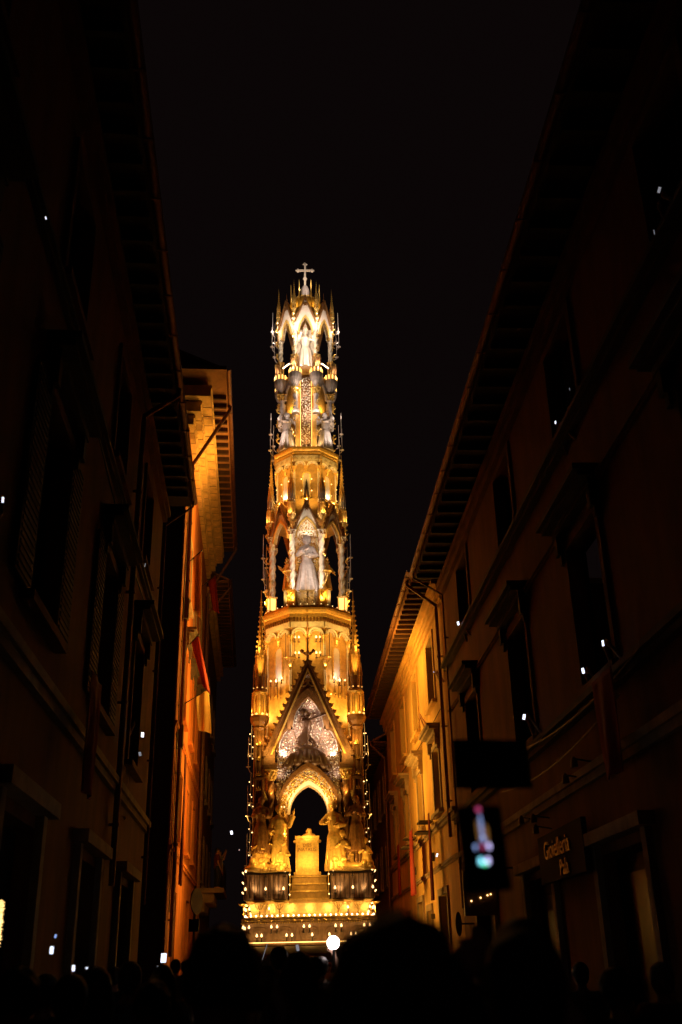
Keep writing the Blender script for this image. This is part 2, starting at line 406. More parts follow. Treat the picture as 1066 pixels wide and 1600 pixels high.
# --- reeded parapet blocks either side of the steps
for q in (-1,1):
    mb = MB(); mb.box(q*.68,q*2.06,-2.02,-1.1,3.6,4.38); mb.box(q*.66,q*2.10,-2.06,-1.08,4.38,4.44)
    blk = part('parapet_block', mb, M['iron'])
    for i in range(9):
        x = q*(.76+i*.152)
        s = MB(); s.box(x-.066,x+.066,-2.055,-2.025,3.62,4.365); s.lathe([(.03,3.66),(.03,4.33)], 6, (x,-2.055))
        obj('reeded_panel', s, M['umber'], blk)
    for i in range(6):
        y = -1.95+i*.152
        s = MB(); s.box(q*2.062,q*2.095,y-.055,y+.055,3.62,4.365); obj('reeded_panel', s, M['umber'], blk)
    for x, z in ((.02,3.84),(.02,4.38),(-.55,3.84),(.66,3.84),(.66,4.38),(-.6,4.38)):
        link('candle', CANDLE, blk, (q*(1.37+x),-2.12,z-.1))
    for y in (-1.9,-1.6,-1.3):
        for z in (3.8,4.4,4.1): link('small_bulb', SBULB, blk, (q*2.14,y,z+.05))
    for x in (1.0,1.75): lamp(blk, (q*x,-2.22,3.93), WARM, .45)
    for x in (.62,.72): 
        s = MB(); s.tube([(q*x,-2.0-.1*(x-.62),3.5),(q*x,-2.0,4.55)], .018, 6); obj('rod', s, M['gold'], blk)
    for z in (3.75,4.05,4.35): link('small_bulb', SBULB, blk, (q*.63,-2.05,z))
# --- steps
st = MB(); st.box(-.60,.60,-1.55,-.9,3.6,4.36)
steps = part('stairway', st, M['umber'])
for i in range(4):
    s = MB(); s.box(-.60+.015*i,.60-.015*i,-2.1+i*.14,-1.93+i*.14,3.50,3.59+i*.235); s.mi = 1; s.box(-.62+.015*i,.62-.015*i,-2.15+i*.14,-1.93+i*.14,3.59+i*.235,3.635+i*.235); obj('step', s, [M['ochre'], M['gold']], steps)
# --- pedestal with inscription
mb = MB(); mb.box(-.44,.32,-1.62,-1.2,4.36,5.50); mb.box(-.46,.34,-1.64,-1.18,5.5,5.58); mb.box(-.50,.38,-1.60,-1.15,4.36,4.46)
ped = part('pedestal', mb, M['gold'])
obj('front_panel', MB().box(-.37,.25,-1.635,-1.622,4.52,5.44), M['gold'], ped)
for q, x in ((-1,-.47),(1,.35)):
    s = MB(); s.lathe([(.05,-.03),(.05,.03)], 12); s.xf(Matrix.Translation((x,-1.5,5.42)) @ Matrix.Rotation(PI/2,4,'X')); obj('scroll', s, M['gold'], ped)
def text_mesh(body, size, ext=.004, align='CENTER'):
    c = bpy.data.curves.new('txt', 'FONT'); c.body = body; c.size = size; c.extrude = ext; c.align_x = align
    o = bpy.data.objects.new('tmp', c); C.objects.link(o); dg = bpy.context.evaluated_depsgraph_get(); dg.update()
    me = bpy.data.meshes.new_from_object(o.evaluated_get(dg)); bpy.data.objects.remove(o); return me
for body, z in (('DIES', 5.23), ('NATALIS', 5.10)):
    me = text_mesh(body, .15); me.materials.clear(); me.materials.append(M['bronze'])
    o = link('inscription', me, ped, (-.06,-1.645,z)); o.rotation_euler = (PI/2,0,0)
mb = MB(); mb.ball((-.0,-1.4,5.75), .105, 12, 9, (1,1,1)); mb.ball((0,-1.38,5.60), .17, 12, 8, (1.35,.8,.6))
mb.ball((.02,-1.49,5.74), .03); robe_me = fuse('reclining_bust', mb, .02, [M['gold']], 3)
link('reclining_bust', robe_me, ped)
lamp(steps, (0,-2.9,4.0), GOLD, 2.6); lamp(ped, (-.05,-2.5,4.85), GOLD, 4.0); lamp(ped, (-.05,-1.95,5.6), GOLD, 1.2)

# --- portal: piers, twisted columns, pointed arch, gable
def twist(r, h, tw=9.0, n=18, m=46, lobes=3, amp=.2):
    mb = MB(); vs = []; fs = []
    for j in range(m+1):
        z = h*j/m
        for i in range(n):
            a = 2*PI*i/n; q = r*(1+amp*math.cos(lobes*(a-tw*z/h)))
            vs.append((q*math.cos(a), q*math.sin(a), z))
    for j in range(m):
        for i in range(n): fs.append((j*n+i, j*n+(i+1)%n, (j+1)*n+(i+1)%n, (j+1)*n+i))
    return mb.add(vs, fs)
def capital(r, h):
    mb = MB(); mb.lathe([(r*.8,0),(r*1.05,h*.08),(r*.85,h*.16),(r*1.0,h*.4),(r*1.6,h*.85),(r*1.7,h*.9)], 12); mb.box(-r*1.75,r*1.75,-r*1.75,r*1.75,h*.9,h)
    for lv, (z, k) in enumerate(((.15,1.25),(.42,1.6))):
        for i in range(8):
            a = 2*PI*(i+.5*lv)/8; c, s_ = math.cos(a), math.sin(a)
            mb.tube([(r*c*.9,r*s_*.9,h*z),(r*k*c,r*k*s_,h*(z+.28)),(r*(k+.3)*c,r*(k+.3)*s_,h*(z+.2))], [r*.28,r*.3,r*.08], 5)
    return mb
pier = MB()
for (x, y) in ((0,0),(-.13,-.13),(.13,-.13),(-.13,.13),(.13,.13)):
    w_ = .13 if (x, y) == (0,0) else .055
    pier.lathe([(w_,4.44),(w_,9.0)], 8, (x,y))
pier.box(-.21,.21,-.21,.21,4.44,4.7)
for z in (5.9,7.35): pier.box(-.2,.2,-.2,.2,z,z+.08)
pier.lathe([(.2,9.0),(.24,9.1),(.2,9.16),(.3,9.3),(.33,9.42),(.33,9.5)], 8)
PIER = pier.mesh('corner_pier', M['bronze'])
port = MB()
for q in (-1,1):
    for y in (-1.85, 1.25):
        port.box(q*.74,q*1.50,y,y+.6,4.44,7.0)
pm = part('portal', port, M['ochre'])
for q in (-1,1):
    for y in (-1.85,1.85): link('corner_pier', PIER, pm, (q*1.66,y,0))
TC = twist(.10,2.45,16).mesh('twisted_column', M['bronze'], True); CAPM = capital(.12,.36).mesh('capital', M['gold'])
for q in (-1,1):
    for y in (-2.0,2.0):
        link('twisted_column', TC, pm, (q*1.24,y,4.86)); link('capital', CAPM, pm, (q*1.24,y,7.31), label=None)
        obj('column_base', MB().lathe([(.17,4.44),(.17,4.7),(.13,4.76),(.14,4.86)], 10), M['bronze'], pm, (q*1.24,y,0))
        s = MB(); s.box(q*1.05,q*1.5,y-.18,y+.18,7.67,7.80); s.box(q*1.02,q*1.52,y-.2,y+.2,7.80,7.86); obj('abacus', s, M['bronze'], pm)
        # slim shafts beside the arch
        for x in (.80,.92): obj('slim_shaft', MB().lathe([(.045,4.5),(.045,6.9)], 8), M['gold'], pm, (q*x,y+.08,0))
def face_arch(hw0, hw1, zs, a0, a1, y0, y1):
    mb = MB(); i, o = parch(hw0, zs, a0, 16), parch(hw1, zs, a1, 16); mb.band(i, o, y0, y1); return mb
for sgn in (1,):
    r_ = 0 if sgn == 1 else PI
    obj('inner_arch', face_arch(.62,.70,6.30,7.18,7.32,-1.98,-1.4), M['niche'], pm, (0,0,0), r_)
    s = MB(); i, o = parch(.70,6.30,7.32,30), parch(.98,6.25,7.72,30)
    s.band(i, o, -1.93,-1.4); obj('arch_bed', s, M['niche'], pm, (0,0,0), r_)
    s = MB(); rnd = random.Random(3)
    for k in range(0, len(i)-1):
        for t in (.1,.37,.63,.9):
            if rnd.random() < .15: continue
            x = i[k][0]*(1-t)+o[k][0]*t+rnd.uniform(-.03,.03); z = i[k][1]*(1-t)+o[k][1]*t+rnd.uniform(-.03,.03); a = rnd.uniform(0,6); q = rnd.uniform(.045,.07); y = -1.97-rnd.uniform(0,.05)
            c_, s_ = math.cos(a), math.sin(a)
            s.add([(x+q*c_,y,z+q*s_),(x-q*.45*s_,y-.01,z+q*.45*c_),(x-q*c_,y,z-q*s_),(x+q*.45*s_,y-.01,z-q*.45*c_),(x,y-.035,z)], [(0,1,4),(1,2,4),(2,3,4),(3,0,4)])
    obj('gilt_foliage', s, M['leaf'], pm, (0,0,0), r_, stuff=True)
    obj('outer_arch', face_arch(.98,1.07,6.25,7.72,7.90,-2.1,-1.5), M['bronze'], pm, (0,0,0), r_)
sp = MB(); oa = parch(1.07,6.25,7.90,16); hw_ = 1.08
sp.band(oa, [(-hw_,6.25)]+[(-hw_,6.25+(8.28-6.25)*i/8) for i in range(1,9)]+[(-hw_+2*hw_*i/16,8.28) for i in range(1,16)]+[(hw_,8.28-(8.28-6.25)*i/8) for i in range(0,9)] if False else [(-hw_ if i <= 8 else (hw_ if i >= 24 else -hw_+2*hw_*(i-8)/16), 6.25+2.03*min(i,8)/8 if i <= 8 else (8.28 if i < 24 else 8.28-2.03*(i-24)/8)) for i in range(33)], -1.86, -1.6)
obj('spandrel', sp, M['umber'], pm)
s = MB()
def in_sp(x, z):
    if abs(x) > 1.05 or z > 8.2: return False
    j = min(range(33), key=lambda k: abs(oa[k][0]-x)); return z > oa[j][1]+.08
facets(s, in_sp, -1.05,1.05,6.5,8.2,-1.87,.085, rnd=random.Random(8)); obj('crystal_mosaic', s, M['crystal'], pm, stuff=True)
for q in (-1,1): lamp(pm, (q*.95,-2.1,7.55), PALE, .35, .02); lamp(pm, (q*.55,-2.45,6.75), WARM, 3.6, .02)
lamp(pm, (0,-2.45,7.1), WARM, 1.8, .02)
lamp(pm, (0,-2.6,6.2), GOLD, 3.5)
for q in (-1,1):
    lamp(pm, (q*.85,-2.75,4.75), GOLD, 4.0); lamp(pm, (q*1.6,-2.75,4.75), GOLD, 3.2); lamp(pm, (q*.72,-2.1,5.6), GOLD, 1.6)
    lamp(pm, (q*1.24,-2.22,6.9), GOLD, .9); lamp(pm, (q*2.15,-1.9,6.1), GOLD, 1.5); lamp(pm, (q*2.15,-1.9,8.2), GOLD, 1.5)
    for yy, zz, ww in ((-1.9,6.4,5),(-1.9,8.6,7),(.5,7.6,12)): lamp(pm, (q*2.3,yy,zz), AMBER, ww, aim=(q,-.16,.22), cone=168, blend=1.0); lamp(pm, (q*1.62,-2.22,8.6), GOLD, 0.5)  # amber lamps put in to brighten the flanking walls
    for y in (-1.9,1.9):
        for z0 in (4.75,6.3,7.9):
            o = link('candle_rod', ROD, pm, (q*2.02,y,z0-.1)); o.rotation_euler = (0,0,0 if q < 0 else PI)
            o = link('candle_rod', ROD, pm, (q*1.92,y-.15,z0+.3)); o.rotation_euler = (0,0,0 if q < 0 else PI)
            for dz in (.25,.62,1.0):
                for dx in (0,-.09): link('small_bulb', SBULB, pm, (q*(1.96+dx+random.uniform(-.03,.03)),y-.12,z0+dz+dx+random.uniform(-.05,.05)), sc=random.uniform(.7,.95))
    for z in (5.6,6.45):
        for dx in (0,.1): link('small_bulb', SBULB, pm, (q*(.80+dx),-2.12,z))

for q in (-1,1):
    for zz, ww in ((4.6,9),(7.2,16),(10.5,20)): lamp(pm, (q*2.3,1.7,zz), AMBER, ww*(1.5 if q < 0 else 1), aim=(q,.25,.15), cone=172, blend=1.0)  # added lamps filling in light on the walls past the tower
# gable over the portal
gab = MB()
gab.band(gabline(1.22,8.15,11.05,20), gabline(1.48,8.15,11.42,20), -2.14,-1.85)
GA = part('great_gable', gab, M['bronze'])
obj('gable_moulding', MB().band(gabline(1.43,8.10,11.36,20), gabline(1.54,8.10,11.50,20), -2.20,-1.8), M['bronze'], GA)
obj('gable_moulding', MB().band(gabline(1.20,8.15,11.00,20), gabline(1.27,8.15,11.12,20), -2.18,-2.141), M['gold'], GA)
# trefoil tracery
def trefoil(grow=0.0):
    pts = []
    for i in range(13):
        t = R(188-78*i/12); pts.append((-.22+(.78+grow)*math.cos(t), 8.35+(.86+grow)*math.sin(t)))
    top = parch(.53+grow,9.05,10.12+grow,10)
    pts = [p for p in pts if p[0] < -.53-grow*.4] + top
    left = pts[:len(pts)-11]
    n = len([p for p in pts if p not in top]); l = pts[:n]
    return l + top + [(-x, z) for x, z in reversed(l)]
tin, tout = trefoil(0), trefoil(.075)
mm = min(len(tin), len(tout)); 
if len(tin) != len(tout):
    def resamp(p, n):
        d = [0]
        for a, b in zip(p, p[1:]): d.append(d[-1]+math.dist(a, b))
        out = []
        for k in range(n):
            t = d[-1]*k/(n-1); j = 0
            while j < len(d)-2 and d[j+1] < t: j += 1
            u = (t-d[j])/max(1e-6, d[j+1]-d[j]); out.append((p[j][0]*(1-u)+p[j+1][0]*u, p[j][1]*(1-u)+p[j+1][1]*u))
        return out
    tin, tout = resamp(tin, 50), resamp(tout, 50)
obj('trefoil_tracery', MB().band(tin, tout, -2.12,-1.9), M['bronze'], GA)
obj('arch_tracery', MB().band(parch(.60,9.0,10.22,14), parch(.72,9.0,10.42,14), -2.13,-1.9), M['bronze'], GA)
back = MB(); back.poly(tri(1.28,8.05,11.1), -1.80,-1.72); BK = obj('gable_back', back, M['niche'], GA)
for (x, z, r) in ((0,10.86,.10),(-.14,10.62,.10),(.14,10.62,.10),(-.84,9.20,.13),(.84,9.20,.13)):
    s = MB(); s.band(rarch(r,0,12), rarch(r+.045,0,12), -.12, .1); s.band([(a,-b) for a,b in rarch(r,0,12)], [(a,-b) for a,b in rarch(r+.045,0,12)], -.12, .1)
    obj('tracery_ring', s, M['bronze'], GA, (x,-2.0,z))
s = MB(); s.poly([(-.3,10.46),(0,10.72),(.3,10.46),(.16,10.5),(0,10.42),(-.16,10.5)], -2.05,-1.95); obj('tracery_bar', s, M['bronze'], GA)
for q in (-1,1):
    obj('tracery_bar', MB().band([(q*1.18,8.15),(q*.60,9.35)], [(q*1.24,8.15),(q*.62,9.5)], -2.08,-1.95), M['bronze'], GA)
    s = MB(); s.tube([(q*.52,-1.86,9.1),(q*.30,-1.86,8.3)], .012, 5); obj('thin_bar', s, M['bronze'], GA)
    obj('gable_leg', MB().box(q*1.12,q*1.50,-2.13,-1.75,7.87,8.30), M['bronze'], GA)
def in_tre(x, z):
    x = abs(x)
    if z > 9.05: 
        return x < .50*(1-((z-9.05)/1.08)**2*.98)
    return ((x-.22)/.72)**2+((z-8.35)/.80)**2 < 1 and z > 7.9 or x < .45
s = MB(); s.poly([(x*.97, z) for x, z in tin], -1.806, -1.801); obj('mosaic_bed', s, M['umber'], GA)
s = MB(); facets(s, in_tre, -.95,.95,7.95,10.1,-1.81,.095, rnd=random.Random(5)); obj('crystal_mosaic', s, M['crystal'], GA, stuff=True)
# crockets and finial
cr = MB(); cr.ball((0,0,0), .055, 7, 5, (1,1,1.2)); cr.ball((-.04,0,.05), .035, 6, 4); cr.ball((.04,0,.04), .03, 6, 4)
CR = cr.mesh('crocket', M['bronze'])
for q in (-1,1):
    for i in range(15):
        t = (i+.5)/15; link('crocket', CR, GA, (q*(1.58-1.52*t),-2.0,8.20+3.28*t))
fin = MB(); fin.lathe([(.05,11.4),(.05,11.62),(.10,11.68),(.03,11.8),(.035,12.2),(.06,12.25),(.02,12.35),(.012,13.1)], 8)
for a in range(4): fin.ball((.11*math.cos(a*PI/2),.11*math.sin(a*PI/2),11.70), .055, 7, 5)
for q in (-1,1): fin.ball((q*.2,0,11.78), .07, 8, 6); fin.tube([(0,0,11.6),(q*.2,0,11.75)], .025, 5)
obj('finial', fin, M['bronze'], GA, (0,-2.0,0))
for q in (-1,1): lamp(GA, (q*.86,-2.0,8.22), PALE, 1.8, .02); lamp(GA, (q*.42,-2.35,9.0), PALE, 2.6, .02); lamp(GA, (q*.66,-2.5,8.6), PALE, 2.4, .02); lamp(GA, (q*1.3,-2.9,8.3), GOLD, 4.0, .02); lamp(GA, (q*.8,-2.5,8.7), GOLD, .8, .02)
lamp(GA, (.12,-2.02,9.85), PALE, .7, .02); lamp(GA, (0,-2.05,10.75), PALE, .3, .02)
# archer-like figure in the gable
fg = MB()
limb(fg, [(-.75,0,7.75),(-.4,0,8.12),(0,0,8.2),(.42,0,8.1),(.75,0,7.7)], [.12,.13,.14,.13,.12])
limb(fg, [(-.02,0,8.95),(-.06,0,8.78)], [.14,.16]); limb(fg, [(.0,0,8.9),(.03,0,9.25)], [.13,.15]); limb(fg, [(.02,0,9.3),(-.02,0,9.48)], [.06,.05])
fg.ball((-.08,0,9.60), .11, 10, 8); fg.ball((-.10,.02,9.64), .125, 10, 8, (1.1,1,.9))
limb(fg, [(.1,-.04,9.33),(.34,-.1,9.40),(.58,-.16,9.47)], [.06,.05,.035]); fg.ball((.63,-.17,9.49), .045)
limb(fg, [(-.1,-.04,9.33),(-.26,-.12,9.22),(-.16,-.18,9.42)], [.06,.055,.04])
for i in range(7): fg.tube([(-.04,-.08,9.05),(-.16+.03*i,-.16,8.85),(-.36+.065*i,-.14,8.62-.03*i)], [.06,.05,.025], 6)
limb(fg, [(-.3,-.05,8.35),(.0,-.08,8.42),(.35,-.05,8.32),(.6,-.05,8.12)], [.07,.09,.08,.05])
limb(fg, [(-.05,0,8.75),(-.30,-.1,8.55),(-.12,-.05,8.35)], [.1,.08,.06]); limb(fg, [(.05,0,8.75),(.28,-.1,8.5),(.12,-.05,8.3)], [.1,.08,.06])
for i in range(5): limb(fg, [(-.5+.25*i,-.05,8.25-.08*abs(i-2)),(-.62+.3*i,-.08,8.02-.1*abs(i-2))], [.13,.16])
AF = fuse('statue', fg, .022, [mat('dark_bronze_figure', (0.075, 0.035, 0.018), 0.4, 0.2)], 2)
link('statue', AF, GA, (-.05,-1.98,.0), label='dark bronze figure with one arm stretched out before the crystal trefoil')

# statues flanking the arch and kneeling groups
ST1 = statue('statue', 2.05, [M['gold']], [[(-.16,0,1.38),(-.26,-.1,1.1),(-.14,-.22,.98)], [(.16,0,1.38),(.30,-.12,1.18),(.40,-.18,1.50)]], seed=4)
ST2 = statue('statue', 2.15, [M['gold']], [[(-.16,0,1.38),(-.34,-.12,1.2),(-.18,-.26,1.22)], [(.16,0,1.38),(.28,-.1,1.15),(.05,-.25,1.12)]], seed=8, lean=-.1, hair=1.15)
link('statue', ST1, pm, (-.98,-2.05,4.44), label='gilded robed figure raising one hand beside the arch')
link('statue', ST2, pm, (.90,-2.05,4.44), label='gilded robed figure leaning towards the arch')
def group_mesh(seed, spots, mats):
    rnd = random.Random(seed); g = MB()
    for (x, y, z, k, lean) in spots:
        s = MB(); robe(s, 1.05, r0=.27, r1=.15, folds=7, depth=.2, seed=seed+int(x*10)+9, lean=lean)
        hx = lean*.95
        head(s, (hx,-.06,1.07), 1.0, 1.1); limb(s, [(hx-.13,0,.8),(hx-.24,-.15,.62),(hx-.08,-.28,.72)], [.07,.06,.04]); limb(s, [(hx+.13,0,.8),(hx+.26,-.16,.6),(hx+.1,-.3,.62)], [.07,.06,.04])
        s.ball((lean*.3-.14,-.18,.22), .14); s.ball((lean*.3+.16,-.2,.2), .13)
        s.xf(Matrix.Translation((x,y,z)) @ Matrix.Scale(k,4)); g.add(s.v, s.f)
    g.ball((0,0,.08), .2, 10, 6, (3.2,1.2,.6))
    return fuse('statue_group', g, .022, mats, 2)
G1 = group_mesh(11, [(-.28,.02,.1,.78,.12),(.12,.1,.25,.75,-.15),(.38,-.02,.0,.68,.15),(-.05,-.16,-.05,.45,.1)], [M['gold']])
G2 = group_mesh(17, [(-.4,.0,.1,.8,.2),(.0,.1,.02,.62,-.2),(.46,-.02,.0,.7,-.1)], [M['gold']])
link('statue_group', G1, pm, (-1.38,-2.1,4.46), sc=1.15, label='crouching gilded figures huddled left of the steps')
link('statue_group', G2, pm, (1.36,-2.1,4.46), sc=1.15, label='crouching gilded figures bent over right of the steps')
for q in (-1,1):  # tall draped figures on the outer piers
    link('statue', statue('statue', 1.75, [M['bronze']], [[(-.16,0,1.38),(-.28,-.12,1.15),(-.1,-.26,1.2)], [(.16,0,1.38),(.28,-.12,1.12),(.1,-.26,1.15)]], seed=20+q), pm, (q*1.55,-2.12,5.0), label='dark draped figure on the outer pier')

# --- octagonal parts
def oct_v(a, k):
    rad = a/math.cos(PI/8); t = -PI/2 + PI/8 + k*PI/4
    return (rad*math.cos(t), rad*math.sin(t))
def pinnacle(h, r, mats, beads=9):
    # lit drum of small columns, dark upper stage and beaded spire; h = total height
    mb = MB(); hb = h*.16
    mb.mi = 0; mb.lathe([(r*.6,-r*1.2),(r*1.0,-r*.5),(r*1.15,-r*.15),(r*1.15,0)], 8)
    mb.mi = 0; mb.lathe([(r*.5,0),(r*.5,hb)], 8)
    mb.mi = 1
    for i in range(8):
        a = 2*PI*(i+.5)/8; mb.ball((r*1.0*math.cos(a), r*1.0*math.sin(a), r*.12), r*.15, 6, 4)
        mb.ball((r*.86*math.cos(a), r*.86*math.sin(a), hb*1.30), r*.11, 5, 4)
    mb.mi = 0
    for i in range(8):
        a = 2*PI*i/8; mb.lathe([(r*.13,0),(r*.13,hb)], 5, (r*.95*math.cos(a), r*.95*math.sin(a)))
    mb.lathe([(r*1.0,hb),(r*1.1,hb*1.08),(r*.8,hb*1.2)], 8)
    mb.mi = 2
    mb.lathe([(r*.62,hb*1.2),(r*.62,h*.30)], 8)
    for i in range(8):
        a = 2*PI*(i+.5)/8; x, y = r*.85*math.cos(a), r*.85*math.sin(a)
        mb.lathe([(r*.1,hb*1.2),(r*.1,h*.29),(r*.16,h*.30),(.004,h*.40)], 5, (x, y))
    mb.mi = 0; mb.lathe([(r*.66,h*.30),(r*.78,h*.315),(r*.5,h*.34)], 8)
    mb.lathe([(r*.42,h*.34),(r*.42,h*.42)], 8)
    for i in range(8):
        a = 2*PI*i/8; mb.lathe([(r*.09,h*.33),(r*.09,h*.43),(.003,h*.50)], 4, (r*.6*math.cos(a), r*.6*math.sin(a)))
    mb.lathe([(r*.5,h*.42),(r*.40,h*.46),(r*.05,h*.93),(r*.03,h)], 8)
    for b in range(beads):
        t = b/(beads-1); z = h*(.46+.44*t); q = r*(.52*(1-t)+.10)
        for i in range(6):
            a = 2*PI*(i+.5*(b%2))/6; mb.ball((q*math.cos(a), q*math.sin(a), z), r*(.15-.07*t), 5, 4)
    return mb.mesh('pinnacle', mats)
PIN = pinnacle(4.6, .27, [M['gold'], M['glow'], M['bronze']], 12)
for q in (-1,1):
    for y in (-1.85,1.85):
        link('pinnacle', PIN, pm, (q*1.66,y,9.52))
    lamp(pm, (q*1.66,-2.4,9.66), GOLD, 2.5); lamp(pm, (q*1.66,-2.3,11.2), GOLD, 3.0); lamp(pm, (q*2.0,-2.1,12.0), GOLD, 2.5); lamp(pm, (q*1.7,-2.6,8.7), GOLD, 2.5); lamp(pm, (q*1.98,-1.85,9.7), GOLD, 1.0)

def drum(name, a, z0, z1, arc_z, hwf, nich, mats):
    mb = MB(); mb.lathe([(a,z0),(a,z1)], 8, flat=True)
    d = part(name, mb, M['ochre'])
    fwid = a*math.tan(PI/8)
    ar = MB(); r = fwid/2-.02
    for c in (-1,1):
        cx = c*fwid/2
        ar.band(rarch(r*.76,arc_z,9,cx), rarch(r*1.0,arc_z,9,cx), -a-.13,-a+.01)
        ar.band(rarch(r*.62,arc_z,9,cx), rarch(r*.70,arc_z,9,cx), -a-.06,-a+.01)
    ar.box(-fwid,fwid,-a-.09,-a+.01,arc_z+r*1.05,z1)
    for x_ in (-fwid+.02, fwid-.02): ar.lathe([(.022,z0),(.022,arc_z-.05)], 6, (x_, -a-.02))
    ar.box(-fwid,fwid,-a-.05,-a+.01,arc_z-.62*hwf-.02,arc_z-.62*hwf+.02) if False else None
    AR = ar.mesh('arcade', M['cream'])
    cp = MB(); cp.lathe([(.015,-.30*hwf),(.05*hwf,-.2*hwf),(.07*hwf,-.06*hwf),(.12*hwf,0)], 8); cp.box(-.13*hwf,.13*hwf,-.1*hwf,.12*hwf,0,.05*hwf)
    CPM = cp.mesh('corbel', M['gold'])
    nh = MB(); zz0, zz1, nw = nich
    nh.mi = 0; nh.poly([(-nw,zz0),(nw,zz0)]+[(nw*math.cos(PI*i/8), zz1+nw*math.sin(PI*i/8)) for i in range(9)], -a-.012,-a+.01)
    nh.mi = 1; nh.band([(-nw,zz0)]+rarch(nw,zz1)+[(nw,zz0)], [(-nw-.045,zz0)]+rarch(nw+.045,zz1)+[(nw+.045,zz0)], -a-.05,-a+.01)
    NH = nh.mesh('niche', [M['niche'], mats])
    for k in range(8):
        link('arcade', AR, d, rz=k*PI/4)
        for x in (-fwid,0,fwid) if k%2 == 0 else (0,):
            o = link('corbel', CPM, d); o.location = Matrix.Rotation(k*PI/4,3,'Z') @ Vector((x,-a-.03,arc_z-.03)); o.rotation_euler = (0,0,k*PI/4)
    for k in range(8):
        if k == 0 and name == 'lower_drum': continue
        link('niche', NH, d, rz=k*PI/4)
    return d
def cornice(name, a, z0, steps_, mats):
    mb = MB(); prof = []
    for (da, dz) in steps_: prof.append((a+da, z0+dz))
    mb.lathe(prof, 8, flat=True); c = part(name, mb, mats)
    return c
D2 = drum('lower_drum', 1.45, 9.0, 13.02, 12.52, 1.0, (10.95,12.0,.17), M['gold'])
C1 = cornice('lower_cornice', 1.45, 13.02, [(0,0),(.05,.02),(.05,.16),(.12,.18),(.12,.30),(.17,.33),(.21,.42),(.21,.50),(.15,.52),(.15,.60),(-.3,.62)], M['gold'])
dn = MB()
for i in range(11): dn.box(-.62+i*.118,-.62+i*.118+.055,-1.585,-1.49,13.05,13.17)
DN = dn.mesh('dentil_band', M['bronze'])
for k in range(8): link('dentil_band', DN, C1, rz=k*PI/4)
for sx in (-.38,.38):
    for z in (11.8,12.38):
        for dx in (-.07,.07): link('candle', CANDLE, D2, (sx+dx,-1.58,z-.15))
for k in (1,7):
    m3 = Matrix.Rotation(k*PI/4,3,'Z')
    for dx in (-.28,0.0,.28): 
        o = link('candle', CANDLE, D2); o.location = m3 @ Vector((dx,-1.6,10.75+.2*abs(dx)))
for q in (-1,1):
    link('candle_tray', TRAY, D2, (q*.62,-1.68,11.30), sc=1.15)
    for dx in (-.16,0,.16):
        s = MB(); s.tube([(q*.62+dx,-1.7,11.6),(q*.62+dx,-1.7,12.55)], .012, 5); obj('rod', s, M['iron'], D2)
    lamp(D2, (q*.62,-1.72,11.33), WARM, .7)
    for (x, y) in ((1.18,-1.62),(1.75,-.6),(1.75,.6)): lamp(D2, (q*x,y,9.75), GOLD, 8.0)
    lamp(D2, (q*2.15,-.9,11.6), AMBER, 22.0*(1.6 if q < 0 else 1), aim=(q,-.16,.22), cone=168, blend=1.0)  # added side lamp for the house walls
    lamp(D2, (q*1.16,-1.36,10.98), PALE, 1.3, .02)
    lamp(D2, (q*.32,-2.0,11.95), GOLD, 2.5)
    for i in range(4):
        s = MB(); s.tube([(q*(.95+.12*i),-1.55+.07*i,10.2),(q*(.95+.12*i),-1.55+.07*i,10.95)], .01, 5); obj('rod', s, M['iron'], D2)
lamp(D2, (0,1.9,10.0), GOLD, 5.0)
for k in (0,1,2,6,7):
    m3 = Matrix.Rotation(k*PI/4,3,'Z'); v = m3 @ Vector((0,-2.3,12.5))
    lamp(C1, v, GOLD, 5.0, .02)

